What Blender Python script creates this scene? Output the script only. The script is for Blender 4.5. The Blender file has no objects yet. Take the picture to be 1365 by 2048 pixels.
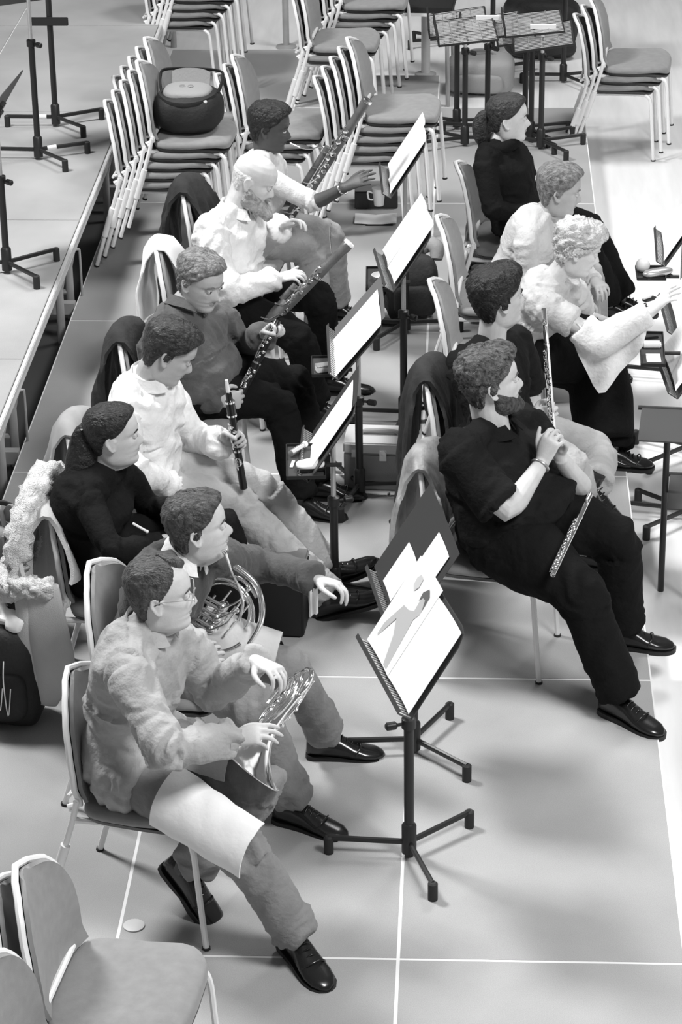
import bpy, bmesh, math, random
import numpy as np
from mathutils import Vector, Matrix
random.seed(7); RNG=np.random.default_rng(11)
sc=bpy.context.scene; COL=sc.collection
R=math.radians
# ------------------------------------------------------------------ camera (solved from the seams of the stage decks)
F_PX,PITCH,YAW,ROLL=5271.6,.450522,.0537217,-.0148056
CAM=np.array([.208844,-6.849154,4.878407])
_fw=np.array([-math.sin(YAW)*math.cos(PITCH),math.cos(YAW)*math.cos(PITCH),-math.sin(PITCH)])
_rt=np.array([math.cos(YAW),math.sin(YAW),0.]); _up=np.cross(_rt,_fw)
_r=_rt*math.cos(ROLL)+_up*math.sin(ROLL); _u=-_rt*math.sin(ROLL)+_up*math.cos(ROLL)
def ray(px,py): return _fw*F_PX+_r*(px-682.5)-_u*(py-1024)
def at(px,py,Z=None,Y=None,X=None):
    d=ray(px,py)
    t=(Z-CAM[2])/d[2] if Z is not None else ((Y-CAM[1])/d[1] if Y is not None else (X-CAM[0])/d[0])
    return CAM+d*t
def atp(px,py,o,n):
    d=ray(px,py); return CAM+d*(np.dot(np.asarray(o)-CAM,n)/np.dot(d,n))
cd=bpy.data.cameras.new('camera'); cam=bpy.data.objects.new('camera',cd); COL.objects.link(cam); sc.camera=cam
cd.sensor_fit='HORIZONTAL'; cd.sensor_width=36; cd.lens=F_PX/1365*36; cd.clip_start=.1; cd.clip_end=200
M=Matrix.Identity(4)
for i in range(3): M[i][0]=_r[i];M[i][1]=_u[i];M[i][2]=-_fw[i];M[i][3]=CAM[i]
cam.matrix_world=M
# ------------------------------------------------------------------ materials
MATS={}
def mat(name,g,rough=.6,metal=0.,var=0.,vs=8.,bump=0.,bs=60.,sheen=0.,spec=.5,stretch=None,detail=4.,coord='Object',speck=0.,ss=900.):
    if name in MATS: return MATS[name]
    m=bpy.data.materials.new(name); m.use_nodes=True; nt=m.node_tree; N=nt.nodes; L=nt.links
    b=N['Principled BSDF']; c=(g,g,g,1) if not isinstance(g,tuple) else g
    b.inputs['Base Color'].default_value=c; b.inputs['Roughness'].default_value=rough; b.inputs['Metallic'].default_value=metal
    b.inputs['Specular IOR Level'].default_value=spec
    if sheen: b.inputs['Sheen Weight'].default_value=sheen
    if var or bump or speck:
        tc=N.new('ShaderNodeTexCoord'); src=tc.outputs[coord]
        if stretch:
            mp=N.new('ShaderNodeMapping'); mp.inputs['Scale'].default_value=stretch; L.new(src,mp.inputs['Vector']); src=mp.outputs['Vector']
        if var or speck:
            n=N.new('ShaderNodeTexNoise'); n.inputs['Scale'].default_value=vs; n.inputs['Detail'].default_value=detail; L.new(src,n.inputs['Vector'])
            mr=N.new('ShaderNodeMapRange'); mr.inputs['From Min'].default_value=.3; mr.inputs['From Max'].default_value=.7
            mr.inputs['To Min'].default_value=max(0,g-var); mr.inputs['To Max'].default_value=g+var; L.new(n.outputs['Fac'],mr.inputs['Value'])
            out=mr.outputs['Result']
            if speck:
                n2=N.new('ShaderNodeTexNoise'); n2.inputs['Scale'].default_value=ss; n2.inputs['Detail'].default_value=1.; L.new(src,n2.inputs['Vector'])
                m2=N.new('ShaderNodeMapRange'); m2.inputs['From Min'].default_value=.25; m2.inputs['From Max'].default_value=.75
                m2.inputs['To Min'].default_value=1-speck; m2.inputs['To Max'].default_value=1+speck; L.new(n2.outputs['Fac'],m2.inputs['Value'])
                mu=N.new('ShaderNodeMath'); mu.operation='MULTIPLY'; L.new(out,mu.inputs[0]); L.new(m2.outputs['Result'],mu.inputs[1]); out=mu.outputs[0]
            L.new(out,b.inputs['Base Color'])
        if bump:
            n=N.new('ShaderNodeTexNoise'); n.inputs['Scale'].default_value=bs; n.inputs['Detail'].default_value=3.; L.new(src,n.inputs['Vector'])
            bp=N.new('ShaderNodeBump'); bp.inputs['Strength'].default_value=bump; bp.inputs['Distance'].default_value=.01
            L.new(n.outputs['Fac'],bp.inputs['Height']); L.new(bp.outputs['Normal'],b.inputs['Normal'])
    MATS[name]=m; return m
mat('deck',.37,.75,var=.035,vs=2.2,bump=.12,bs=350.,detail=7.,speck=.16,ss=420.)
mat('riser_deck',.36,.75,var=.05,vs=2.,bump=.1,bs=350.,detail=7.,speck=.14,ss=420.)
mat('seam',.85,.7); mat('hall_wood',.78,.5,var=.05,vs=3.,stretch=(5.,.6,1.),detail=8.)
mat('wood_edge',.55,.6,var=.15,vs=6.,stretch=(4.,.5,20.)); mat('riser_metal',.42,.5,metal=.2,var=.05)
mat('hall_shade',.05,.9)  # near-black colour standing in for shade under the decks and riser
mat('chair_metal',.86,.35,spec=.6); mat('chair_fabric',.25,.9,var=.02,vs=30.,bump=.25,bs=900.,sheen=.25,speck=.12,ss=1400.); mat('chair_shell',.035,.45)
mat('stand_black',.018,.4,spec=.45); mat('stand_desk',.045,.5); mat('stand_rod',.62,.3,metal=.7); mat('rubber',.02,.7); mat('white_tape',.85,.6)
mat('paper',.92,.8); mat('silver',.93,.13,metal=1.); mat('brass',.80,.16,metal=1.); mat('horn_dark',.02,.5)
mat('ebony',.012,.28); mat('maple',.13,.3,var=.04,vs=20.); mat('ivory',.9,.4); mat('bag_black',.018,.7,bump=.3,bs=60.,var=.006); mat('bag_grey',.3,.7,bump=.2,bs=80.)
mat('case_grey',.33,.5,var=.05,vs=5.,bump=.1,bs=200.); mat('case_light',.62,.5,var=.04,vs=5.); mat('shoe_leather',.012,.22,spec=.6); mat('shoe_sole',.008,.6)
mat('eye_white',.75,.3); mat('iris',.02,.2); mat('glass_rim',.5,.3,metal=.6)
mat('fur',.78,.95,bump=1.,bs=220.,var=.14,vs=60.); mat('coat_grey',.50,.85,var=.04,vs=6.,bump=.3,bs=250.); mat('coat_mid',.28,.85,var=.05,vs=8.)
mat('box_black',.010,.6); mat('box_top',.16,.7); mat('white_cloth',.93,.85,bump=.2,bs=40.); mat('pale_cloth',.62,.85,bump=.3,bs=40.)
mat('dark_jacket',.022,.9,bump=.4,bs=40.,var=.01); mat('leather_jacket',.30,.5,var=.13,vs=9.,bump=.5,bs=30.)
def skin(name,g,lip=None): return mat(name,g,.5,var=g*.08,vs=25.,bump=.08,bs=220.,spec=.4)
def cloth(name,g,var=None): return mat(name,g,.88,var=g*.12 if var is None else var,vs=10.,bump=.45,bs=55.,sheen=.12 if g>.05 else 0.,spec=.2 if g>.05 else .08)
def hairm(name,g,var): return mat(name,g,.5,var=var,vs=45.,bump=.9,bs=70.,stretch=(1.,2.6,1.),spec=.45)
# ------------------------------------------------------------------ geometry
def V(*a): return np.array(a,float)
def nrm(v):
    v=np.asarray(v,float); n=np.linalg.norm(v); return v/n if n>1e-9 else v
def crv(pts,k=6,closed=False):
    P=np.array(pts,float); n=len(P); out=[]
    for i in range(n if closed else n-1):
        if closed: a,b,c,d=P[(i-1)%n],P[i],P[(i+1)%n],P[(i+2)%n]
        else: a,b,c,d=P[max(i-1,0)],P[i],P[i+1],P[min(i+2,n-1)]
        for j in range(k):
            t=j/k; out.append(.5*((2*b)+(c-a)*t+(2*a-5*b+4*c-d)*t*t+(3*b-a-3*c+d)*t**3))
    if not closed: out.append(P[-1])
    return np.array(out)
def frames(P,up=None):
    n=len(P); T=np.gradient(P,axis=0); T=np.array([nrm(t) for t in T]); A=[];B=[]
    u=np.array(up if up is not None else (0,0,1.)); 
    if abs(np.dot(nrm(u),T[0]))>.95: u=V(1,0,0) if abs(T[0][0])<.9 else V(0,1,0)
    a=nrm(u-T[0]*np.dot(u,T[0]))
    for i in range(n):
        a=nrm(a-T[i]*np.dot(a,T[i])); A.append(a); B.append(np.cross(T[i],a))
    return T,np.array(A),np.array(B)
class MB:
    def __init__(s): s.v=[]; s.f=[]; s.mi=[]; s.n=0; s.m=0
    def add(s,v,f):
        v=np.asarray(v,float).reshape(-1,3); o=s.n; s.v.append(v); s.n+=len(v)
        for q in f: s.f.append([i+o for i in q]); s.mi.append(s.m)
        return s
    def loft(s,rings,cap=True,closed=True,loop=False):
        Rg=np.asarray(rings,float); m,n=Rg.shape[:2]; f=[]
        for i in range(m if loop else m-1):
            i2=(i+1)%m
            for j in range(n if closed else n-1):
                k=(j+1)%n; f.append([i*n+j,i*n+k,i2*n+k,i2*n+j])
        if cap and not loop: f.append(list(range(n))[::-1]); f.append([(m-1)*n+j for j in range(n)])
        return s.add(Rg,f)
    def tube(s,pts,r,n=8,cap=True,loop=False,up=None,ry=None,r2=None):
        P=np.array(pts,float); m=len(P); r=np.full(m,r,float) if np.isscalar(r) else np.interp(np.linspace(0,1,m),np.linspace(0,1,len(r)),r)
        q=r if r2 is None else (np.full(m,r2,float) if np.isscalar(r2) else np.interp(np.linspace(0,1,m),np.linspace(0,1,len(r2)),r2))
        T,A,B=frames(P,up); a=np.arange(n)*2*math.pi/n
        rings=P[:,None]+A[:,None]*(np.cos(a)[None,:,None]*r[:,None,None])+B[:,None]*(np.sin(a)[None,:,None]*q[:,None,None])
        return s.loft(rings,cap=cap,loop=loop)
    def box(s,c,size,Mx=None):
        h=np.array(size)/2; v=np.array([[x,y,z] for z in(-1,1) for y in(-1,1) for x in(-1,1)])*h+np.array(c)
        if Mx is not None: v=v@np.array(Mx)[:3,:3].T+np.array(Mx)[:3,3]
        return s.add(v,[[0,2,3,1],[4,5,7,6],[0,1,5,4],[2,6,7,3],[0,4,6,2],[1,3,7,5]])
    def ball(s,c,r,n=16,Mx=None):
        r=np.full(3,r) if np.isscalar(r) else np.array(r,float); m=n//2; rings=[]
        for i in range(m+1):
            th=math.pi*(i+.02)/(m+.04); a=np.arange(n)*2*math.pi/n
            rings.append(np.stack([np.sin(th)*np.cos(a),np.sin(th)*np.sin(a),np.full(n,-math.cos(th))],1))
        v=np.array(rings)*r
        if Mx is not None: v=v@np.array(Mx)[:3,:3].T
        return s.loft(v+np.array(c))
    def lathe(s,prof,n=24,Mx=None,cap=True,loop=False):
        a=np.arange(n)*2*math.pi/n
        v=np.array([np.stack([r*np.cos(a),r*np.sin(a),np.full(n,z)],1) for r,z in prof])
        if Mx is not None: v=v@np.array(Mx)[:3,:3].T+np.array(Mx)[:3,3]
        return s.loft(v,cap=cap,loop=loop)
    def grid(s,P,thick=0.,n=None):
        P=np.asarray(P,float); a,b=P.shape[:2]
        if not thick: return s.loft(P,cap=False,closed=False)
        du=np.gradient(P,axis=0); dv=np.gradient(P,axis=1); N=np.cross(du,dv); N/=np.linalg.norm(N,axis=2,keepdims=True)+1e-9
        v=np.concatenate([P.reshape(-1,3),(P-N*thick).reshape(-1,3)]); o=a*b; f=[]
        for i in range(a-1):
            for j in range(b-1):
                q=[i*b+j,i*b+j+1,(i+1)*b+j+1,(i+1)*b+j]; f.append(q); f.append([x+o for x in q[::-1]])
        bd=[j for j in range(b)]+[i*b+b-1 for i in range(1,a)]+[(a-1)*b+j for j in range(b-2,-1,-1)]+[i*b for i in range(a-2,0,-1)]
        for i in range(len(bd)): p,q=bd[i],bd[(i+1)%len(bd)]; f.append([q,p,p+o,q+o])
        return s.add(v,f)
    def xf(s,Mx):
        Mx=np.array(Mx); s.v=[v@Mx[:3,:3].T+Mx[:3,3] for v in s.v]; return s
    def verts(s): return np.concatenate(s.v)
    def build(s,name,material,parent=None,world=False,bevel=0.,angle=40,mats=None,seg=2):
        v=s.verts()
        if world and parent is not None:
            Mi=np.linalg.inv(np.array(WM[parent.name])); v=v@Mi[:3,:3].T+Mi[:3,3]
        me=bpy.data.meshes.new(name); me.from_pydata(v.tolist(),[],s.f)
        for mm in (mats or [material]): me.materials.append(MATS[mm] if isinstance(mm,str) else mm)
        if mats: me.polygons.foreach_set('material_index',s.mi)
        bm=bmesh.new(); bm.from_mesh(me); bmesh.ops.recalc_face_normals(bm,faces=bm.faces)
        if bevel: bmesh.ops.bevel(bm,geom=[e for e in bm.edges if len(e.link_faces)==2 and e.calc_face_angle(0)>.5],offset=bevel,segments=seg,affect='EDGES',clamp_overlap=True)
        bm.to_mesh(me); bm.free()
        me.polygons.foreach_set('use_smooth',[True]*len(me.polygons)); me.set_sharp_from_angle(angle=R(angle))
        o=bpy.data.objects.new(name,me); COL.objects.link(o)
        if parent is not None: o.parent=parent; WM[o.name]=WM[parent.name]
        else: WM[o.name]=Matrix.Identity(4)
        return o
WM={}
def tag(o,label,cat,group=None,kind=None):
    if kind: o['kind']=kind
    if label: o['label']=label
    if cat: o['category']=cat
    if group: o['group']=group
    return o
def thing(name,label,cat,loc=(0,0,0),rz=0.,group=None,tilt=None):
    o=bpy.data.objects.new(name,None); COL.objects.link(o); o.empty_display_size=.1
    o.location=tuple(float(x) for x in loc); o.rotation_euler=(0,0,rz) if tilt is None else (tilt[0],tilt[1],rz)
    from mathutils import Euler
    WM[o.name]=Matrix.Translation(o.location)@o.rotation_euler.to_matrix().to_4x4()
    return tag(o,label,cat,group)
def dup(root,loc,rz,label,group=None,tilt=None):
    kids=KIDS.setdefault(root.name,{}) or index(root)
    r=root.copy(); COL.objects.link(r); r.location=tuple(float(x) for x in loc); r.rotation_euler=(0,0,rz) if tilt is None else (tilt[0],tilt[1],rz)
    WM[r.name]=Matrix.Translation(r.location)@r.rotation_euler.to_matrix().to_4x4()
    r['label']=label
    if group: r['group']=group
    for ch,subs in kids.items():
        c=bpy.data.objects[ch].copy(); COL.objects.link(c); c.parent=r
        for g in subs:
            d=bpy.data.objects[g].copy(); COL.objects.link(d); d.parent=c
    return r
KIDS={}
def index(root):
    KIDS[root.name]={c.name:[g.name for g in c.children] for c in root.children}; return KIDS[root.name]
def rotz(a): return Matrix.Rotation(a,4,'Z')
def frame(o,x,z):
    """matrix with origin o, local x and (approx) local z axes"""
    x=nrm(x); z=nrm(np.asarray(z)-x*np.dot(z,x)); y=np.cross(z,x); m=np.eye(4); m[:3,0]=x;m[:3,1]=y;m[:3,2]=z;m[:3,3]=o; return m
def vnoise(P,seed=0):
    P=np.asarray(P,float)+seed*17.31; i=np.floor(P).astype(np.int64); f=P-i; f=f*f*(3-2*f); out=0
    def h(a,b,c):
        n=(a*374761393+b*668265263+c*2147483647+seed*1013)&0xffffffff; n=((n^(n>>13))*1274126177)&0xffffffff; return ((n^(n>>16))&0xffff)/32767.5-1
    for dx in(0,1):
        for dy in(0,1):
            for dz in(0,1):
                w=(f[:,0] if dx else 1-f[:,0])*(f[:,1] if dy else 1-f[:,1])*(f[:,2] if dz else 1-f[:,2])
                out=out+w*h(i[:,0]+dx,i[:,1]+dy,i[:,2]+dz)
    return out
def vnormals(me):
    n=np.empty(len(me.vertices)*3); me.vertex_normals.foreach_get('vector',n) if hasattr(me,'vertex_normals') else me.vertices.foreach_get('normal',n); return n.reshape(-1,3)
def remesh(o,voxel,smooth=4,fac=.5):
    md=o.modifiers.new('r','REMESH'); md.mode='VOXEL'; md.voxel_size=voxel; md.adaptivity=0
    if smooth:
        sm=o.modifiers.new('s','SMOOTH'); sm.iterations=smooth; sm.factor=fac
    dg=bpy.context.evaluated_depsgraph_get(); dg.update()
    me=bpy.data.meshes.new_from_object(o.evaluated_get(dg)); old=o.data; mats=[m for m in old.materials]; nm=old.name
    o.modifiers.clear(); o.data=me; bpy.data.meshes.remove(old); me.name=nm
    me.materials.clear()
    for m in mats: me.materials.append(m)
    me.polygons.foreach_set('use_smooth',[True]*len(me.polygons)); return o
# ------------------------------------------------------------------ setting
HF=-.15
m=MB().box((1.,6.,HF-.05),(30,30,.1)); tag(m.build('floor','hall_wood'),'pale wooden hall floor around the stage decks','floor',kind='structure')
m=MB().box((-1.65,2.45,HF+.002),(4.9,12.9,.006)); tag(m.build('floor_shade','hall_shade'),'dark sheet painted as the shade under the stage decks and riser','floor',kind='structure')  # added dark sheet over the hall floor, shade put in as colour
def deck(name,x0,x1,y0,y1,z,t,label,mt):
    g=.0042; m=MB().box(((x0+x1)/2,(y0+y1)/2,z-t/2),(x1-x0-2*g,y1-y0-2*g,t))
    tag(m.build(name,mt,bevel=.0015),label,'stage deck',kind='structure')
for ci,(x0,x1,yend) in enumerate([(-1.8,-.9,10.3),(-.9,0,9.7),(0,.9,9.0)]):
    ys=[-3.6+1.8*i for i in range(8)]+[yend]; ys=[y for y in ys if y<yend-.3]+[yend]
    for a,b in zip(ys,ys[1:]): deck('stage_deck_panel',x0,x1,a,b,0,.05,'low grey stage deck panel','deck')
    tag(MB().box(((x0+x1)/2,(yend-3.6)/2,-.0735),(x1-x0,yend+3.6,.145)).build('stage_deck_seam','seam'),'pale joint strips between low stage deck panels','stage deck',kind='structure')
    for yy in (-3.4,.1,3.5,6.9,yend-.2):
        for xx in (x0+.05,x1-.05): tag(MB().tube([(xx,yy,HF),(xx,yy,-.12)],.02).build('stage_deck_foot','riser_metal'),'short steel foot under low stage deck','stage deck',kind='structure')
RZ,RX=.45,-1.755
ry=[.15,1.98,3.81,5.63,7.45,9.25,11.05]
for a,b in zip(ry,ry[1:]):
    for x0,x1 in ((RX-.9,RX),(RX-1.8,RX-.9)):
        g=.0025; m=MB().box(((x0+x1)/2,(a+b)/2,RZ-.012),(x1-x0-2*g,b-a-2*g,.024))
        tag(m.build('riser_deck_panel','riser_deck',bevel=.002),'grey panel of the raised riser on legs','riser deck',kind='structure')
tag(MB().box((RX-.9,5.6,RZ-.018),(1.795,10.89,.028)).build('riser_seam','seam'),'pale joints of the raised riser','riser deck',kind='structure')
tag(MB().box((RX+.010,5.6,RZ-.026),(.020,10.9,.050)).build('riser_edge_board','wood_edge',bevel=.003),'laminated wooden edge of the raised riser','riser deck',kind='structure')
m=MB().box((RX-.03,5.6,RZ-.095),(.03,10.9,.04)); tag(m.build('riser_edge_rail','riser_metal'),'metal rail under edge of the raised riser','riser deck',kind='structure')
for yy in ry:
    for s in (-.17,.17):
        y=yy+s
        for x in (RX-.1,RX-1.7):
            if y<.2 or y>11: continue
            m=MB().tube([(x,y,HF),(x,y,RZ-.07)],.021,12)
            m.tube([(x+.055,y,RZ-.10),(x,y+(-.16 if s>0 else .16)*0,RZ-.34)],.014,8)
            tag(m.build('riser_leg','riser_metal'),'tubular steel leg of the raised riser','riser deck',kind='structure')
    m=MB().tube([(RX-.1,yy+.17,.0),(RX-1.7,yy+.17,.0)],.014,8); m.tube([(RX-.1,yy-.17,.3),(RX-1.7,yy-.17,-.05)],.012,8); m.box((RX-.9,yy,-.02),(1.7,.05,.06))
    tag(m.build('riser_brace','riser_metal'),'cross brace under the raised riser','riser deck',kind='structure')
    m=MB().tube(crv([(RX-.06,yy+.1,.25),(RX-.035,yy+.12,.25),(RX-.03,yy+.12,.22),(RX-.03,yy+.12,-.02)],3),.006,6)
    tag(m.build('riser_clip','riser_metal'),'thin hanging clip rod under the raised riser','riser deck',kind='structure')
# pale posts standing beyond the decks
for i,(px,py,r,lab) in enumerate([(573,95,.022,'slim grey post behind the stacked chairs, top centre'),(852,150,.03,'thick pale post rising beside the tangle of music stands'),(289,40,.02,'slim grey post behind the raised riser')]):
    P=at(px,py,Z=HF if i<2 else HF); 
    if i==1: P=at(px,150,Z=HF)
    o=thing('pole',lab,'pole',P); m=MB().tube([(0,0,.01),(0,0,2.4)],r,12); m.build('shaft','riser_metal' if i!=1 else 'case_light',o); MB().lathe([(.0,0),(.07,0),(.07,.012),(r,.02)],20).build('base','riser_metal',o)
# ------------------------------------------------------------------ stacking chair
def shell_pt(u,v):
    """u 0..1 up the back, v -1..1 across"""
    z=.475+.345*u
    x=float(np.interp(u,[0,.12,.3,.55,.8,.92,1],[-.200,-.216,-.218,-.226,-.246,-.262,-.278]))
    w=.200 if u<.30 else .200*max(0.,1-((u-.30)/.715)**2.25)**.5
    return np.array([x+.035*v*v*(1-.4*u),v*max(w,.035),z-.018*(1-(v*v))*0])
def make_chair(label,loc,rz,group,mod=None):
    t=thing('stacking_chair',label,'chair',loc,rz,group)
    # seat cushion
    n=28; rings=[]
    def out(s,k):
        a=np.arange(n)*2*math.pi/n; c,sn=np.cos(a),np.sin(a); e=.42
        return np.stack([0.01+s*.200*np.sign(c)*np.abs(c)**e,s*.228*np.sign(sn)*np.abs(sn)**e*(1-.06*c),np.full(n,k)],1)
    for s,k in ((.0,.433),(.9,.433),(.99,.437),(1.,.449),(.985,.462),(.93,.470),(.6,.473),(0.01,.470)):
        r=out(s,k); x=r[:,0]; r[:,2]+=np.where(x>.12,-.55*(np.maximum(x-.12,0))**1.5*1.6,0)+.012*np.exp(-((x-.16)/.07)**2)-.012*np.exp(-((x+.06)/.10)**2)*(1-(r[:,1]/.23)**2); rings.append(r)
    st=MB().loft(rings).build('seat','chair_fabric',t,angle=70)
    rings=[]
    for s,k in ((.0,.410),(.84,.410),(.95,.418),(.985,.434),(.9,.436),(0.,.436)):
        r=out(s,k); x=r[:,0]; r[:,2]+=np.where(x>.12,-.55*(np.maximum(x-.12,0))**1.5*1.6,0); rings.append(r)
    MB().loft(rings).build('seat_shell','chair_shell',st,angle=70)
    us=np.linspace(0,1,22); vs=np.linspace(-1,1,15)
    P=np.array([[shell_pt(u,v) for v in vs] for u in us]); m=MB().grid(P,.013)
    sh=m.build('backrest','chair_fabric',t,angle=60)
    P2=P.copy(); P2[:,:,0]-=.0145; MB().grid(P2*V(1,.97,1)+V(0,0,.002),.004).build('back_shell','chair_shell',sh,angle=60)
    # rim tube: up both sides and over the top
    uu=np.linspace(0,1,16); L=[shell_pt(u,-1.)+V(-.012,-.006,0) for u in uu]; Rr=[shell_pt(u,1.)+V(-.012,.006,0) for u in uu[::-1]]
    hookL=[(-.190,-.212,.470),(-.200,-.210,.452),(-.216,-.209,.458)]; hookR=[(x,-y,z) for x,y,z in hookL[::-1]]
    MB().tube(crv(hookL+L[:-1]+[(shell_pt(1,0)+V(-.012,0,.012))]+Rr[1:]+hookR,2),.0105,8).build('back_frame','chair_metal',t)
    for s in (-1,1):
        rl=MB().tube([(-.185,s*.215,.488),(-.200,s*.222,.42),(-.33,s*.235,.0)],.0105,8).build('rear_leg','chair_metal',t)
        MB().tube([(-.229,s*.2258,.325),(-.278,s*.2302,.17)],.0165,10).build('link_sleeve','chair_metal',rl)
        MB().tube([(-.327,s*.2345,.008),(-.33,s*.235,.0)],.014,8).build('foot_cap','rubber',rl)
        fl=MB().tube(crv([(.222,s*.19,.0),(.203,s*.195,.25),(.193,s*.196,.365),(.172,s*.192,.400),(.13,s*.18,.406),(-.02,s*.175,.404),(-.15,s*.19,.405),(-.197,s*.219,.42)],5),.0105,8).build('front_leg','chair_metal',t)
        MB().tube([(.2215,s*.19,.008),(.222,s*.19,.0)],.014,8).build('foot_cap','rubber',fl)
        MB().tube([(-.185,s*.17,.488),(-.205,s*.172,.487),(-.226,s*.17,.482)],.008,6).build('back_clip','chair_metal',t)
    for q in ([(-.185,-.222,.488),(-.185,.222,.488),.0105],[(-.226,-.19,.482),(-.226,.19,.482),.0075],[(.13,-.18,.404),(.13,.18,.404),.008]): MB().tube(q[:2],q[2],8).build('cross_bar','chair_metal',t)
    return t
_ch=None
def chair(label,x,y,rz,group=None,z=0.,tilt=None):
    global _ch
    if _ch is None:
        _ch=make_chair(label,(x,y,z),rz,group); return _ch
    return dup(_ch,(x,y,z),rz,label,group,tilt)
def stack(x,y,rz,n,names,group,z=0.,step=(.045,.054)):
    for k in range(n):
        chair(names[k],x+step[0]*k*math.cos(rz),y+step[0]*k*math.sin(rz),rz,group,z+step[1]*k)
# ------------------------------------------------------------------ music stands
def desk_matrix(loc,zc,dyaw,tilt,oy):
    n=V(math.cos(dyaw)*math.sin(tilt),math.sin(dyaw)*math.sin(tilt),math.cos(tilt)); u=V(-math.sin(dyaw),math.cos(dyaw),0)
    un=u if u[1]>0 else -u
    c=V(loc[0],loc[1],zc)+un*oy; x=-u
    m=np.eye(4); y=np.cross(n,u); y=y if y[2]>0 else -y; x=np.cross(y,n); m[:3,0]=x;m[:3,1]=y;m[:3,2]=n;m[:3,3]=c; return m
def stand(label,loc,zc,dyaw,tilt,W=.5,H=.33,oy=0.,legs=(180,60,-60),group='black music stands',desk=True,base_z=0.,knob=-40,ridge=True,tape=False,split=.62,leglen=.27):
    dyaw,tilt=R(dyaw),R(tilt); loc=V(loc[0],loc[1],base_z)
    t=thing('music_stand',label,'music stand',loc,0,group); D=desk_matrix(loc,zc,dyaw,tilt,oy); Dl=D.copy(); Dl[:3,3]-=loc
    zt=Dl[2,3]-.03; zs=max(.3,zt*split)
    MB().tube([(0,0,.03),(0,0,zs)],.0165,14).build('post','stand_black',t)
    MB().tube([(0,0,zs-.02),(0,0,zt)],.0105,12).build('inner_rod','stand_rod',t)
    MB().lathe([(.018,zs-.03),(.024,zs-.028),(.024,zs+.006),(.012,zs+.012)],16).build('collar','stand_black',t)
    ka=R(knob); kd=V(math.cos(ka),math.sin(ka),0); kz=V(0,0,zs-.012)
    MB().tube([kz+kd*.015,kz+kd*.045],.006,8).tube([kz+kd*.04,kz+kd*.046,kz+kd*.075,kz+kd*.08],[.007,.014,.014,.009],12).build('knob','stand_black',t)
    MB().lathe([(.017,.012),(.025,.015),(.025,.12),(.0175,.13)],16).build('hub','stand_black',t)
    for a in legs:
        d=V(math.cos(R(a)),math.sin(R(a)),0)
        l=MB().tube([d*.02+V(0,0,.055),d*leglen+V(0,0,.06)],.0115,8,up=(0,0,1),r2=.0085).build('leg','stand_black',t)
        MB().tube([d*leglen+V(0,0,.0),d*leglen+V(0,0,.062),d*leglen+V(0,0,.067)],[.0165,.0165,.0165,.011],12).build('foot','rubber',l)
        if tape: MB().tube([d*.05+V(0,0,.0558),d*.10+V(0,0,.0568)],.0135,10,up=(0,0,1),r2=.0105).build('tape_wrap','white_tape',l); tape=False
    if desk:
        m=MB(); us=np.linspace(-1,1,9); c=.055
        pts=[(-W/2,-H/2),(W/2,-H/2),(W/2,H/2-c),(W/2-c*.35,H/2-c*.2),(W/2-c,H/2),(-W/2+c,H/2),(-W/2+c*.35,H/2-c*.2),(-W/2,H/2-c)]
        m.loft([[(x,y,0) for x,y in pts],[(x,y,-.004) for x,y in pts]]).xf(Dl); b=m.build('desk_panel','stand_desk',t,bevel=.0012)
        MB().box((0,-H/2-.001,.024),(W,.003,.05)).box((0,-H/2+.006,.049),(W,.016,.002)).xf(Dl).build('ledge','stand_desk',t)
        if ridge:
            m=MB()
            for i in range(26): x=-W/2+W*(i+.5)/26; m.box((x,-H/2+.0016,.024),(W/60,.002,.046))
            m.xf(Dl).build('ledge_ribs','stand_rod',t)
        MB().box((0,0,-.014),(.06,.10,.02)).tube([(-.03,0,-.02),(.03,0,-.02)],.014,10).xf(Dl).build('tilt_bracket','stand_black',t)
        MB().tube([np.array(Dl[:3,3])-Dl[:3,2]*.02,(0,0,zt-.02)],.012,10).build('neck','stand_black',t)
    return t,D
def sheet(name,label,cat,D,x0,y0,w,h,material='paper',z=.004,rot=0.,curl=.0,thick=.0012,group=None,n=8,lines=True,parent=None):
    """a sheet of paper resting on a desk whose matrix is D (x across, y up the slope)"""
    P=[]
    for i in np.linspace(0,1,n):
        row=[]
        for j in np.linspace(0,1,n):
            X=(i-.5)*w; Y=(j-.5)*h; c,s=math.cos(rot),math.sin(rot)
            row.append((x0+X*c-Y*s,y0+X*s+Y*c,z+curl*((i-.5)*2)**2))
        P.append(row)
    m=MB().grid(P,-thick).xf(D)
    o=m.build(name,material)
    if label: tag(o,label,cat,group)
    return o
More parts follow.
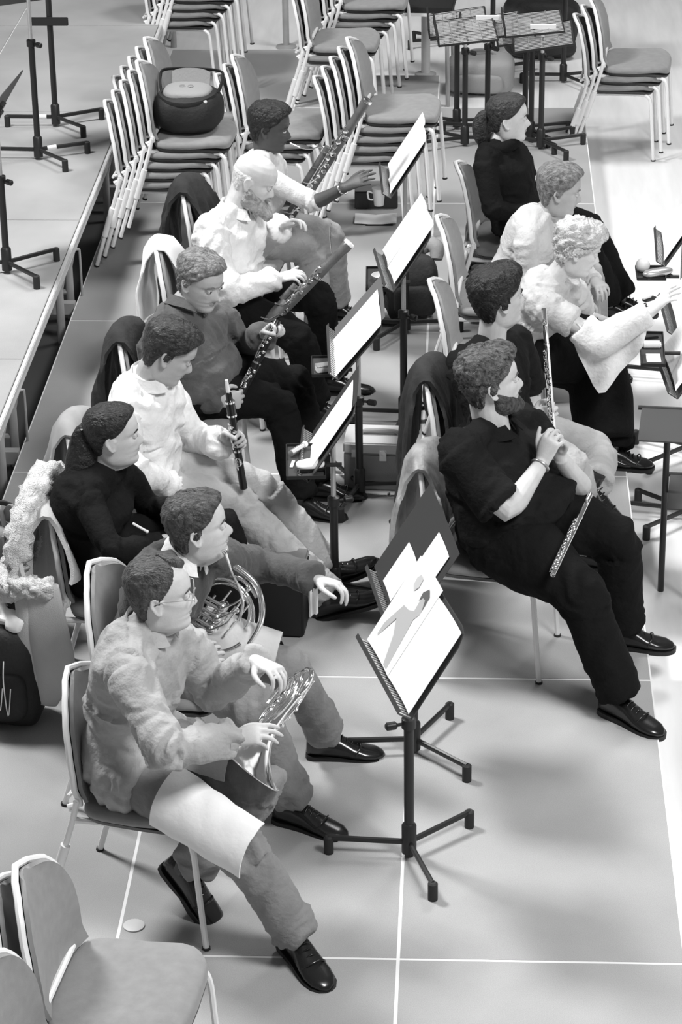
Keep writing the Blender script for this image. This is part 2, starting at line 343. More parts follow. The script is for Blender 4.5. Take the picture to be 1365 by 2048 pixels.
# ------------------------------------------------------------------ people
HT=[-.06,0,.04,.10,.17,.21,.25,.28,.33,.45,.53,.60,.70,.80,.90,.96,1.]
HF_=[.030,.066,.080,.085,.080,.086,.084,.090,.087,.087,.083,.093,.094,.087,.066,.040,.004]
HB_=[-.03,-.005,-.030,-.048,-.060,-.064,-.068,-.071,-.077,-.090,-.097,-.102,-.104,-.099,-.081,-.055,-.018]
HW_=[.030,.026,.044,.054,.060,.0615,.0630,.0640,.0665,.0705,.0725,.0745,.0755,.072,.059,.041,.006]
def sm(x,a,b): t=np.clip((x-a)/(b-a),0,1); return t*t*(3-2*t)
def head_pts(nt=60,na=72,t0=-.06,features=True,jaw=1.):
    t=np.concatenate([np.linspace(t0,.9,nt-10),.9+.1*np.sin(np.linspace(0,1,11)[1:]*math.pi/2)]); a=np.arange(na)*2*math.pi/na
    T,A=np.meshgrid(t,a,indexing='ij'); f=np.interp(T,HT,HF_); b=np.interp(T,HT,HB_); w=np.interp(T,HT,HW_)*np.where(T<.3,jaw,1)
    xc=np.clip(-.012,b+.3*(f-b),f-.3*(f-b)); ca,sa=np.cos(A),np.sin(A)
    x=np.where(ca>=0,xc+(f-xc)*np.abs(ca)**.9,xc+(xc-b)*-(np.abs(ca)**.95)); y=w*np.sign(sa)*np.abs(sa)**.88*(1-.06*ca)
    if features:
        fr=np.clip(ca,0,1); n=np.interp(T,[.29,.315,.34,.38,.44,.50,.56,.60],[0,.012,.024,.026,.019,.010,.003,0]); wd=np.interp(T,[.3,.36,.45,.6],[.0155,.0145,.0095,.009])
        x=x+n*np.exp(-(y/wd)**2)*(fr>0)
        for s in(-1,1):
            x=x-.010*np.exp(-((y-s*.031)/.016)**2-((T-.53)/.045)**2)*(fr>0)
            x=x+.004*np.exp(-((y-s*.03)/.022)**2-((T-.60)/.025)**2)*(fr>0)+.005*np.exp(-((y-s*.045)/.018)**2-((T-.42)/.06)**2)*(fr>0)
        x=x-.0035*np.exp(-(y/.026)**2-((T-.25)/.012)**2)*(fr>0)
    return np.stack([x,y,(T-.5)*.235],-1),T,A
def ear(mb,s):
    e=[(-.012+.0155*math.cos(q)*(1.15 if math.sin(q)>0 else .8)-.004*math.sin(q),s*(.0755+.007*(-math.cos(q)*.5+.5)),-.004+.028*math.sin(q)) for q in np.linspace(.2,2*math.pi-.9,14)]
    mb.tube(e,.0046,8)
    mb.ball((-.010,s*.076,-.004),(.013,.006,.024),12); mb.ball((-.004,s*.077,-.028),(.008,.006,.008),8)
def hand(mb,W,d,n,th,curl=(.5,.5,.5,.5),thumb=.4,scale=1.,spread=0.06):
    """W wrist, d along the palm, n the way the palm faces, th roughly the thumb side; five separate fingers"""
    d=nrm(d); n=nrm(np.asarray(n)-d*np.dot(n,d)); u=np.cross(d,n); u=u if np.dot(u,th)>0 else -u
    k=scale; rings=[]; a=np.arange(16)*2*math.pi/16
    for x,hw,ht,off in ((-.02,.026,.020,0),(.0,.029,.020,0),(.03,.036,.0185,.002),(.065,.042,.0155,.002),(.088,.041,.0125,.0),(.097,.034,.008,0)):
        rings.append(W+d*x*k+u*off*k+(u[None]*np.cos(a)[:,None]*hw+n[None]*np.sin(a)[:,None]*ht)*k)
    mb.loft(rings); mb.ball(W+(d*.035+u*.022+n*.008)*k,.018*k,10)
    tips=[]
    for i,(bx,by,L,r) in enumerate(((.086,.0325,.074,.0088),(.091,.0105,.082,.0090),(.087,-.0115,.076,.0086),(.077,-.0325,.058,.0076))):
        p=W+(d*bx+u*by)*k; ang=0.; fd=nrm(d+u*spread*(1.3-i)); pts=[p-fd*.02*k,p]; c=curl[i]
        for fr,b in ((.45,62),(.30,80),(.25,48)):
            ang+=R(b)*c; q=fd*math.cos(ang)+n*math.sin(ang); p=p+q*L*fr*k; pts.append(p)
        P=np.array(pts); mb.tube(crv(P,4),[r*k,r*1.02*k,r*.98*k,r*.93*k,r*.85*k,r*.66*k],10); mb.ball(P[-1],r*.68*k,8); tips.append(P[-1])
    tb=W+(d*.022+u*.024+n*.006)*k; t1=nrm(d*.62+u*.70+n*.30); t2=nrm(d*(.85)+u*(.45-.7*thumb)+n*(.2+.6*thumb)); t3=nrm(d*.9+u*(.25-1.1*thumb)+n*(.15+.7*thumb))
    P=np.array([tb-t1*.012*k,tb,tb+t1*.042*k,tb+(t1*.042+t2*.034)*k,tb+(t1*.042+t2*.034+t3*.027)*k]); mb.tube(crv(P,4),[.012*k,.0125*k,.0105*k,.0098*k,.0075*k],10); mb.ball(P[-1],.0075*k,8)
    return tips
def limb(mb,a,b,c,ra,rb,rc,n=16,bulge=1.,tend=2.):
    """two-bone tapering limb a-b-c; tend<2 stops it part-way (0..2)"""
    a,b,c=map(np.asarray,(a,b,c)); pts=[];rr=[]
    k=14
    for i in range(k+1):
        t=2*i/k
        if t>tend+1e-6: break
        if t<=1: p=a+(b-a)*t
        else: p=b+(c-b)*(t-1)
        # round the joint
        w=max(0,1-abs(t-1)/.28); p=p+((a+(b-a)*.86+b+(c-b)*.14)/2-b)*w*.55
        pts.append(p); rr.append(np.interp(t,[0,.45,.88,1.,1.25,1.6,2.],[ra,ra*.93*bulge,rb*1.02,rb*1.03,rb*1.0*bulge,(rb+rc)/2,rc]))
    mb.tube(pts,rr,n)
def wrinkle(o,segs,amp,seed=0,fa=15.,fp=8.5,broad=.5,ends=None):
    me=o.data; nv=len(me.vertices); co=np.empty(nv*3); me.vertices.foreach_get('co',co); co=co.reshape(-1,3)
    no=np.empty(nv*3); me.vertices.foreach_get('normal',no); no=no.reshape(-1,3)
    best=np.full(nv,1e9); q=np.zeros((nv,3)); jf=np.zeros(nv)
    for a,b,r in segs:
        a,b=np.asarray(a),np.asarray(b); L=np.linalg.norm(b-a); t=(b-a)/L; al=(co-a)@t; tc=np.clip(al/L,0,1); pr=co-a-np.outer(tc*L,t); dd=np.linalg.norm(pr,axis=1)/r
        k=dd<best; best[k]=dd[k]; pp=co-a-np.outer(al,t); sk=al+.55*pp[:,2]+.35*pp[:,0]
        qq=pp*fp+np.outer(sk*fa,t)+a*9+1.1*np.stack([vnoise(co*7,seed+11),vnoise(co*7,seed+12),vnoise(co*7,seed+13)],1); q[k]=qq[k]; jf[k]=(.45+1.0*np.exp(-((1-tc)/.22)**2)+.6*np.exp(-(tc/.22)**2))[k]
    f=1-2*np.abs(vnoise(q,seed)); f2=vnoise(co*9+3,seed+5); f3=1-2*np.abs(vnoise(q*1.9+7,seed+2))
    f=np.sign(f)*np.abs(f)**.8; d=amp*jf*(f*.85+f3*.4)+amp*broad*f2
    co=co+no*d[:,None]; me.vertices.foreach_set('co',co.ravel()); me.update()
def shoe(parent,A,yaw,pitch,side,style='shoe',L=.285,material='shoe_leather',roll=0.):
    Mx=Matrix.Translation(Vector(A))@Matrix.Rotation(R(yaw),4,'Z')@Matrix.Rotation(R(pitch),4,'Y')@Matrix.Rotation(R(roll),4,'X')
    xs=np.array([-.072,-.066,-.045,0,.05,.10,.14,.175,.20,.211])*L/.285; hw=np.array([.008,.026,.034,.035,.038,.046,.049,.043,.026,.006]); tp=np.array([.0,-.012,.0,.0,-.012,-.038,-.050,-.056,-.064,-.075]); z0=-.085+.0
    a=np.arange(18)*2*math.pi/18; rings=[]
    for x,w,t in zip(xs,hw,tp):
        h=t-z0; zc=z0+h*.42; sn=np.sin(a); z=np.where(sn>0,zc+(h*.58)*sn**1.0,zc+h*.42*-np.abs(sn)**.5); rings.append(np.stack([np.full(18,x),w*np.sign(np.cos(a))*np.abs(np.cos(a))**.8+side*.006*(x/.2)**2,z],1))
    m=MB().loft(rings); up=.045 if style=='shoe' else .10
    m.tube([(-.012,0,-.03),(-.014,0,0.),(-.016,0,up)],[.040,.041,.040],16)
    if style=='shoe':
        for i in range(4): m.tube(crv([(.035+.018*i,-.022,-.008-.011*i),(.037+.018*i,0,.004-.0115*i),(.035+.018*i,.022,-.008-.011*i)],4),.0028,6)
        m.tube(crv([(.105,-.046,-.062),(.118,-.03,-.042),(.122,0,-.034),(.118,.03,-.042),(.105,.046,-.062)],4),.003,6)
    m.xf(Mx); s=m.build('shoe',material,parent,world=True,angle=60)
    k=[]; 
    for zz in (-.098,-.082): k.append([(x*1.02+.001,side*.006*(x/.2)**2+(w+.005)*sg,zz+(.006 if .01<x<.06 and zz<-.09 else 0)) for sg,seq in ((1,list(zip(xs,hw))),(-1,list(zip(xs,hw))[::-1])) for x,w in seq])
    MB().loft(k).xf(Mx).build('sole','shoe_sole',s,world=True); return s
HAIR={}
def hair_obj(parent,Hm,kind,material,thick=.016,seed=0,vol=1.,name='hair',shag=.004,scale=1.,curl=.0):
    P,T,A=head_pts(64,84,0.02,False); P=P.copy(); aa=np.abs((A+math.pi)%(2*math.pi)-math.pi); deg=np.degrees(aa)
    if kind=='short': hl=np.interp(deg,[0,30,48,60,78,86,94,104,125,180],[.83,.82,.79,.70,.60,.42,.43,.50,.25,.17])
    elif kind=='receding': hl=np.interp(deg,[0,14,34,52,66,80,88,96,106,125,180],[.86,.90,.98,.86,.74,.60,.46,.46,.50,.26,.17])
    elif kind=='bald': hl=np.interp(deg,[0,70,85,95,106,125,180],[1.2,1.2,.60,.46,.50,.26,.18])
    elif kind=='pulled': hl=np.interp(deg,[0,30,48,62,80,92,106,125,180],[.84,.83,.80,.71,.60,.55,.52,.30,.18])
    elif kind=='beard': hl=None
    elif kind=='full': hl=np.interp(deg,[0,26,44,58,76,90,104,125,180],[.78,.77,.74,.66,.50,.36,.40,.18,.12])
    if kind=='beard':
        sd=np.interp(deg,[0,24,40,60,80,92,100],[.205,.21,.27,.33,.42,.48,.48]); mo=np.exp(-(P[:,:,1]/.030)**2-((T-.285)/.022)**2)*(np.cos(A)>0)
        k=sm(sd-T,-.01,.03)*(1-sm(deg,84,96)); k=np.maximum(k,sm(mo,.35,.6)); off=(.006+thick*.25+thick*1.1*np.exp(-(deg/40)**2)*sm(.27-T,0,.16))*k-.006*(1-k)
    else:
        k=sm(T-hl,-.012,.035)*((1-sm(T,.60,.72)) if kind=='bald' else 1); top=sm(T,.55,.95); fr=np.exp(-(deg/55)**2); off=thick*k*(.55+.6*top+.35*fr*top*vol)-.007*(1-k)
    c=V(-.012,0,.02); nr=P-c; nr=nr*(V(1,1,.45) if kind=='beard' else 1); nr/=np.linalg.norm(nr,axis=2,keepdims=True)
    sw=A+.55*np.sin(T*5+seed); rr=np.sqrt(np.clip(1.02-T,.02,1))+.25
    def st(fa,ft,sd): return vnoise(np.stack([np.cos(sw)*fa*rr,np.sin(sw)*fa*rr,T*ft+sd],-1).reshape(-1,3),seed+sd).reshape(T.shape)
    nz=.9*st(9,5,1)+.55*st(20,7,2)+.45*st(34,10,3)+.7*curl*vnoise(P.reshape(-1,3)*60,seed).reshape(T.shape)
    off=off+shag*nz*k; P=P+nr*off[:,:,None]
    m=MB().loft(P*scale).xf(Hm); return m.build(name,material,parent,world=True,angle=180)
PSTAT=[]
def person(label,hip,face,J,hy,hp,hr=0.,skin_m=None,hair=None,shirt=None,trousers=None,hands={},toes={},build=1.,belly=0.,headscale=1.,neck_r=.056,sleeve=2.,shoes='shoe',
           hem=True,untuck=0.,collar=None,sl_r=1.,tr_r=1.,wamp=.008,skirt=None,group=None,lean_b=None,eye=True,neckline=1.03,fem=False,sh_w=None,barearm=False,sleeve_l=None):
    psi=R(face); f=V(math.cos(psi),math.sin(psi),0); l=V(-math.sin(psi),math.cos(psi),0); H0=np.array(hip,float)
    root=thing('person',label,'person',(H0[0],H0[1],0 if 'base' not in J else J['base']),0,group)
    def jj(k,dflt=None):
        if k not in J: return dflt
        v=J[k]
        if len(v)==4: return at(v[0],v[1],Z=v[2])
        if len(v)==3 and v[0]>5: return atp(v[0],v[1],H0+l*v[2],l)
        return np.array(v,float)
    N=jj('neck'); Hc=jj('head'); hw=.088*build
    hR=jj('hipR',H0-l*hw); hL=jj('hipL',H0+l*hw); sR=jj('shR'); sL=jj('shL'); j={k:jj(k) for k in ('elR','elL','wrR','wrL','knR','knL','anR','anL')}
    def fit(k,a,c,La,Lc,w):
        v=J[k]
        if len(v)!=3 or v[0]<=5: return
        best=None
        for o in np.linspace(-.32,.32,65):
            q=atp(v[0],v[1],H0+l*(v[2]+o),l); e=(np.linalg.norm(q-a)-La)**2+(np.linalg.norm(q-c)-Lc)**2+w*o*o
            if best is None or e<best[0]: best=(e,q)
        j[k]=best[1]
    ls=.94 if fem else 1.
    fit('knR',hR,j['anR'],.44*ls,.43*ls,.06); fit('knL',hL,j['anL'],.44*ls,.43*ls,.06)
    fit('elR',sR,j['wrR'],.29*ls,.255*ls,.12); fit('elL',sL,j['wrL'],.29*ls,.255*ls,.12)
    d=lambda a,b: round(float(np.linalg.norm(a-b)),2)
    PSTAT.append((label[:28],'up',d(sR,j['elR']),d(sL,j['elL']),'fo',d(j['elR'],j['wrR']),d(j['elL'],j['wrL']),'th',d(hR,j['knR']),d(hL,j['knL']),'sh',d(j['knR'],j['anR']),d(j['knL'],j['anL']),'spine',d(H0,N),'nh',d(N,Hc),'shw',d(sR,sL)))
    # spine
    up=nrm(N-H0); B=(H0+N)/2+ (np.array(lean_b) if lean_b is not None else -f*.03)
    def spine(t): t=float(t); return (1-t)**2*H0+2*t*(1-t)*B+t*t*N
    hax=nrm(hL-hR); sax=nrm(sL-sR)
    tt=[-.16,-.08,0,.12,.3,.5,.7,.83,.92,.98,neckline]
    HWd=[.10,.165,.178,.176,.160,.166,.182,.186,.160,.115,.072]; FD=[.08,.11,.12,.122,.118,.118,.118,.102,.080,.062,.058]; BD=[.07,.105,.115,.110,.098,.098,.105,.102,.090,.070,.060]
    if fem: HWd=[.10,.165,.176,.170,.138,.142,.158,.165,.140,.098,.060]; FD=[.08,.10,.11,.108,.10,.125,.125,.095,.072,.054,.050]
    def torso(mb,grow,t_min=-.2,t_max=2.,k=1.):
        rings=[];a=np.arange(28)*2*math.pi/28
        for t,w,fd,bd in zip(tt,HWd,FD,BD):
            if t<t_min or t>t_max: continue
            c=spine(t); ds=nrm(spine(t+.02)-spine(t-.02)); s=nrm(hax*(1-t)+sax*t) if 0<=t<=1 else (hax if t<0 else sax); s=nrm(s-ds*np.dot(s,ds)); fr=np.cross(s,ds)
            fr=fr if np.dot(fr,f)>0 else -fr
            w=w*(build if t<.9 else (build+1)/2)*k+grow; bl=belly*math.exp(-((t-.24)/.24)**2); fd=fd*(build if t<.9 else 1)*k+bl+grow; bd=bd*(build if t<.9 else 1)*k+grow; w+=bl*.35
            ca,sa=np.cos(a),np.sin(a); e=.85
            dep=np.where(sa>0,fd,bd); rings.append(c+s[None]*(w*np.sign(ca)*np.abs(ca)**e)[:,None]+fr[None]*(dep*np.sign(sa)*np.abs(sa)**e)[:,None])
        mb.loft(rings)
    Hm=Matrix.Translation(Vector(Hc))@Matrix.Rotation(R(hy),4,'Z')@Matrix.Rotation(R(hp),4,'Y')@Matrix.Rotation(R(hr),4,'X')
    Hs=Hm@Matrix.Diagonal((headscale,headscale,headscale,1)); hx=lambda p: np.array(Hs@Vector(p))
    # ---- body: one continuous skin
    b=MB(); torso(b,-.012,-.12,2.,.9); b.xf(np.eye(4))
    P,T,A=head_pts(); hb=MB().loft(P); ear(hb,1); ear(hb,-1)
    for s in(-1,1): hb.ball((.0765,s*.031,.0095),(.0115,.0145,.0105),12)
    hb.xf(Hs); b.add(hb.verts(),hb.f)
    nb=N-up*.05; b.tube(crv([nb,N+up*.01,hx((-.028,0,-.075)),hx((-.022,0,-.03))],4),[neck_r*1.15,neck_r*1.02,neck_r*.98,neck_r],18)
    ua=.046 if not fem else .040
    if barearm: ua*=1.12
    for s,e,w,h in ((sR,j['elR'],j['wrR'],'R'),(sL,j['elL'],j['wrL'],'L')):
        limb(b,s,e,w,ua,ua*.86,.0275 if not fem else .024,14,1.03)
        hd=hands.get(h,{}); dd=hd.get('d'); 
        if dd is not None and len(dd)==3 and dd[0]>5: dd=atp(dd[0],dd[1],H0+l*dd[2],l)-w
        if dd is None: dd=w-e
        hand(b,w,dd,hd.get('n',(0,0,-1)),hd.get('th',(0,1,0) if h=='R' else (0,-1,0)),hd.get('curl',(.5,.5,.5,.5)),hd.get('thumb',.4),hd.get('s',.97 if not fem else .90),hd.get('spread',.06))
        hands.setdefault(h,{})['dir']=nrm(dd)
    for hp_,k,a in ((hR,j['knR'],j['anR']),(hL,j['knL'],j['anL'])): limb(b,hp_,k,a,.060,.045,.034,12)
    bo=b.build('body',skin_m,root,world=True); remesh(bo,.0042,2,.5)
    # ---- face parts
    if eye:
        for s in(-1,1):
            e=MB().ball((.0765,s*.031,.006),.0118,14).xf(Hs).build('eye','eye_white',root,world=True)
            MB().lathe([(.0,.0),(.0052,-.0006),(.0056,-.0018)],12,Matrix.Translation((.0885,s*.0315,.0055))@Matrix.Rotation(R(90),4,'Y')).xf(Hs).build('iris','iris',e,world=True)
    lip=mat(skin_m+'_lips',max(.02,SK[skin_m]*.62),.45)
    for zz,r,xx in ((-.0555,.0036,.0865),(-.0635,.0042,.0850)):
        m=MB(); m.tube(crv([(xx-.012,-.024,-.059),(xx-.002,-.012,zz+.001),(xx,0,zz),(xx-.002,.012,zz+.001),(xx-.012,.024,-.059)],4),[.001,r,r,r,.001],8)
        m.xf(Hs).build('lip',lip.name,root,world=True)
    # ---- hair
    if hair:
        for i,h in enumerate(hair):
            h=dict(h); k=h.pop('kind'); hair_obj(root,Hs,k,h.pop('m'),name=h.pop('name','beard' if k=='beard' else 'hair'),seed=h.pop('seed',i),**h)
        for s in(-1,1): MB().tube(crv([(.090,s*.016,.0235),(.0905,s*.032,.0285),(.078,s*.050,.024)],4),[.0025,.0036,.0015],6).xf(Hs).build('eyebrow',hair[0]['m'],root,world=True)
    # ---- trousers
    segL=[(hR,j['knR'],.09),(j['knR'],j['anR'],.07),(hL,j['knL'],.09),(j['knL'],j['anL'],.07)]
    if trousers:
        m=MB(); torso(m,.004,-.2,.2)
        for h_,k,a in ((hR,j['knR'],j['anR']),(hL,j['knL'],j['anL'])):
            a2=k+(a-k)*(1.0 if hem else .95); limb(m,h_,k,a2,.094*build*tr_r,.070*tr_r,.066*tr_r,20)
        o=m.build('trousers',trousers,root,world=True); remesh(o,.009,5,.5); wrinkle(o,[(a-np.array(root.location),c-np.array(root.location),r) for a,c,r in segL],wamp*.85,seed=len(PSTAT)*3,broad=.45)
    # ---- shirt
    if shirt:
        m=MB(); torso(m,.010,-.2 if untuck else -.02)
        for s,e,w in ((sR,j['elR'],j['wrR']),(sL,j['elL'],j['wrL'])):
            ra=(.064 if not fem else .054)*sl_r; rc=(.044 if not fem else .036)*sl_r if sleeve>1.5 else .062*sl_r
            sp=spine(.86); m.ball(s+(sp-s)*.12,ra*1.02,14); m.tube([N+up*.015,N*.5+s*.5+up*.016*0,s],[.048,.052,ra*.95],14); limb(m,s,e,e+(w-e)*1.0,ra,(.053 if not fem else .044)*sl_r if sleeve>1 else ra*.98,rc,18,1.02,tend=sleeve if (s is sR or sleeve_l is None) else sleeve_l)
        if untuck:
            for h_,k in ((hR,j['knR']),(hL,j['knL'])): m.tube([h_,h_+(k-h_)*untuck],[.112*build,.108*build],18)
        o=m.build('shirt',shirt,root,world=True); remesh(o,.0085,4,.5)
        L0=np.array(root.location); sg=[(sR,j['elR'],.055),(j['elR'],j['wrR'],.05),(sL,j['elL'],.055),(j['elL'],j['wrL'],.05),(H0,spine(.5),.15),(spine(.5),N,.15)]
        wrinkle(o,[(a-L0,c-L0,r) for a,c,r in sg],wamp,seed=len(PSTAT)*3+1,broad=.6)
        if collar:
            cx=nrm(nrm(np.cross(sax,up))*1.); cx=cx if np.dot(cx,f)>0 else -cx
            cn=nrm(hx((-.026,0,-.08))-N); cm=frame(N+cn*.012-cx*.002,cx,cn); rings=[]
            a=np.linspace(.30,2*math.pi-.30,30); kk=neck_r/.056
            for r,z,fx in ((.070,-.012,.006),(.064,.018,0),(.064,.031,0),(.069,.034,0),(.079,.004,.012),(.083,-.010,.022)): rings.append(np.stack([(r*.98*np.cos(a)+fx*(np.cos(a)>.4))*kk,r*np.sin(a)*kk,z-.010*np.cos(a)],1))
            MB().grid(np.array(rings),.0035).xf(cm).build('collar',collar,root,world=True,angle=60)
        if sleeve>1.5:
            for e,w in ((j['elR'],j['wrR']),(j['elL'],j['wrL'])):
                t=nrm(w-e); rr=(.041 if not fem else .034)*sl_r; MB().tube([w-t*.045,w-t*.04,w-t*.004,w-t*.0,w-t*.004],[rr*.9,rr*1.08,rr*1.04,rr*.98,rr*.85],18).build('cuff',shirt,root,world=True)
    # ---- shoes
    for s,k,sd in (('R','anR',-1),('L','anL',1)):
        if s in toes: ty=toes[s]; shoe(root,j[k],ty[0],ty[1],sd,style=shoes,L=.285 if not fem else .25,roll=ty[2] if len(ty)>2 else 0)
    j.update(N=N,Hc=Hc,Hs=Hs,hR=hR,hL=hL,sR=sR,sL=sL,root=root,f=f,l=l,H0=H0,up=up,spine=spine,jp=lambda x,y,o: atp(x,y,H0+l*o,l)); return j
SK={}
def mkskin(n,g): skin(n,g); SK[n]=g; return n
P_=lambda x,y: (x,y)
# chairs in use
chair('grey stacking chair of the front horn player, nearest occupied chair',-.77,.28,R(-16))
chair('grey stacking chair of the second horn player in the dark jumper',-.80,1.01,R(-16))
chair('stacking chair under the fur trimmed coat, of the long haired woman',-1.02,1.64,R(-8))
chair('stacking chair behind the clarinettist in the white shirt',-1.05,2.30,R(-6))
chair('stacking chair behind the man in the dark shirt',-.97,3.24,R(-6))
chair('stacking chair with a white cloth over its back, of the bald bassoonist',-.93,4.28,R(-6))
chair('stacking chair with a dark jacket over its back, of the bassoonist in white',-.90,5.12,R(-6))
chair('stacking chair of the bearded flautist, leather jacket over its back',.30,2.0,R(-12))
chair('stacking chair of the dark haired flautist, mostly hidden behind him',.30,2.85,R(-8))
chair('stacking chair of the blonde woman, its pale rim beside the black rucksack',.32,3.78,R(-4))
chair('stacking chair of the woman in the pale jumper',.34,4.60,R(-4))
chair('stacking chair of the woman in black with a ponytail',.42,5.38,R(-4))
ORD=['bottom','second','third','fourth','fifth']
def nm(n,where): return [('%s chair up in the stack %s'%(ORD[i],where)) if i else 'bottom chair of the stack %s'%where for i in range(n-1)]+['top chair of the stack %s'%where]
stack(-1.42,6.38,R(-4),5,nm(5,'carrying the round black bag'),'chairs in the near left stack')
stack(-1.43,6.82,R(-4),5,nm(5,'behind the one carrying the bag'),'chairs in the far left stack')
stack(-.88,6.86,R(-4),3,nm(3,'of three behind the woman in white'),'chairs in the low middle stack')
stack(-.35,6.82,R(-4),5,nm(5,'of five beside the paper cup'),'chairs in the tall middle stack')
stack(-.61,8.72,R(-4),2,nm(2,'of two at the back, blocking the tall stack'),'chairs in the short rear stack')
stack(-.54,9.28,R(-4),4,nm(4,'at the top edge, right of centre'),'chairs in the upper right rear stack')
stack(-1.62,9.5,R(-4),5,nm(5,'at the top edge, left of centre'),'chairs in the upper left rear stack')
stack(1.10,8.62,R(-6),3,nm(3,'of three on the pale floor, far right'),'chairs in the right stack',z=HF)
stack(-.80,-.88,R(-7),2,nm(2,'in the lower left corner'),'chairs in the corner stack',step=(.07,.06))
stack(-.82,-1.32,R(-7),2,nm(2,'cut off by the lower left corner'),'chairs in the cut off corner stack',step=(.05,.054))
mat('music',.9,.8); mat('folder_black',.03,.6); mat('folder_grey',.12,.7)
def music_mat():
    m=MATS['music']; nt=m.node_tree; N=nt.nodes;L=nt.links; b=N['Principled BSDF']
    tc=N.new('ShaderNodeTexCoord'); w=N.new('ShaderNodeTexWave'); w.bands_direction='Z'; w.inputs['Scale'].default_value=22.; w.inputs['Distortion'].default_value=.3; w.inputs['Detail'].default_value=2
    L.new(tc.outputs['Object'],w.inputs['Vector']); mr=N.new('ShaderNodeMapRange'); mr.inputs['From Min'].default_value=.7; mr.inputs['From Max'].default_value=1.; mr.inputs['To Min'].default_value=.94; mr.inputs['To Max'].default_value=.89
    L.new(w.outputs['Fac'],mr.inputs['Value']); L.new(mr.outputs['Result'],b.inputs['Base Color'])
music_mat()
_,D1=stand('nearest music stand, two open pages in front of the horn players',(.02,.59),.875,197,57,.52,.33,-.09,legs=(178,42,-72),knob=200)
_,D2=stand('music stand just behind the nearest one, dark folder open on it',(.02,1.26),.76,191,57,.5,.345,-.03,legs=(186,62,-45))
_,D3=stand('music stand holding a white page above the clip-on shelf',(-.32,2.46),.72,181,57,.45,.33,.05,legs=(190,95,-20),knob=20)
_,D4=stand('music stand in front of the grey metal case',(-.26,3.39),.765,184,50,.53,.28,-.02,legs=(255,2,120),knob=-20)
_,D5=stand('music stand in front of the bald bassoonist',(-.09,4.17),.90,188,56,.46,.30,-.13,legs=(178,20,262))
_,D6=stand('music stand reached for by the bassoonist in white',(-.11,5.27),.93,184,57,.44,.30,-.1,legs=(180,2,240))
_,R1=stand('music stand at right edge with a tilted open page, farthest of those',(1.22,5.02),.68,178,58,.46,.36,0,base_z=HF,legs=(170,50,-70))
_,R2=stand('music stand at right edge touched by the blonde woman',(1.21,4.15),.68,182,56,.44,.38,0,base_z=HF,legs=(150,225,10))
_,R3=stand('music stand at right edge with a big white page, in front of the flautists',(1.16,3.48),.66,184,56,.5,.36,.05,base_z=HF,legs=(170,140,225))
_,R4=stand('music stand at right edge, only its legs in view by the flautist in black',(1.42,2.95),.9,184,60,.5,.33,0,base_z=HF,legs=(168,70,-60))
_,R5=stand('music stand at right edge, only one leg in view, lowest of those',(1.36,2.2),.9,184,60,.5,.33,0,base_z=HF,legs=(160,60,-60))
# on the riser
stand('music stand on the riser, nearest one cut off by the left edge',(-2.0,4.88),1.25,175,58,.5,.33,0,base_z=RZ,legs=(185,38,-50),group='stands on the riser')
stand('music stand on the riser with white tape round a front leg',(-2.11,6.60),1.38,120,40,.5,.33,-.05,base_z=RZ,legs=(22,180,-50),group='stands on the riser',tape=True,split=.72)
tb,_=stand('music stand on the riser, farthest back, with white tape on its left leg',(-2.10,7.18),1.6,92,70,.40,.3,0,base_z=RZ,legs=(182,28,-48),group='stands on the riser',tape=True,ridge=False,split=.78)
MB().box((0,-.024,.60),(.21,.02,.045)).build('shelf_bar','stand_black',tb,bevel=.003)
# papers
D=D1
sheet('music_page','printed music page on the nearest stand, its near one','music page',D1,.128,.0,.245,.31,'music',.006,0.,.006)
pg=sheet('music_page','page with a grey printed figure on the nearest stand','music page',D1,-.125,.012,.255,.335,'paper',.006,.0,.006)
def blot(par,pts,g=.42,z=.0135):
    mm=mat('print_grey%d'%int(g*100),g,.8); n=len(pts); m=MB(); m.loft([[(x,y,z-.0004) for x,y in pts],[(x,y,z) for x,y in pts]]); m.xf(D1); return m.build('printed_figure',mm.name,par)
blot(pg,[(-.235,-.10),(-.21,-.115),(-.165,-.02),(-.12,-.06),(-.07,-.15),(-.035,-.15),(-.055,-.03),(-.065,.03),(-.045,.06),(-.05,.10),(-.075,.12),(-.095,.10),(-.09,.05),(-.125,.035),(-.17,.03)],.5,.0105)
blot(pg,[(-.045,.075),(-.05,.125),(-.08,.14),(-.105,.115),(-.1,.085),(-.085,.105),(-.065,.105)],.12,.0112)
blot(pg,[(-.19,.10),(-.165,.09),(-.15,.11),(-.155,.14),(-.18,.145),(-.195,.125)],.6,.0105)
sheet('folder','open black folder on the music stand behind the nearest one','folder',D2,0,.02,.56,.37,'folder_black',.005,0.,.004)
sheet('music_page','white music page in the black folder','music page',D2,.135,.05,.19,.225,'music',.010,.0,.003)
sheet('music_page','white music page in the black folder, half hidden by the figure page','music page',D2,-.05,-.06,.16,.17,'music',.010,.0,.003)
sheet('folder','closed black folder behind the page above the clip-on shelf','folder',D3,-.03,.02,.36,.34,'folder_black',.004,0.,.003)
sheet('music_page','white music page above the clip-on shelf','music page',D3,.035,.0,.30,.32,'music',.009,0.,.003)
sheet('folder','grey folder under the pages before the grey metal case','folder',D4,-.05,.02,.48,.31,'folder_grey',.004,0.,.003)
sheet('music_page','white music page on the stand by the metal case, near one','music page',D4,.13,.0,.25,.31,'music',.010,0.,.006)
sheet('music_page','white music page on the stand by the metal case, far one','music page',D4,-.07,.0,.16,.31,'music',.012,0.,.004)
sheet('music_page','white music page in front of the bald bassoonist, near one','music page',D5,.10,.03,.22,.31,'music',.006,.03,.008)
sheet('music_page','white music page in front of the bald bassoonist, far one','music page',D5,-.115,.03,.21,.31,'music',.007,.0,.008)
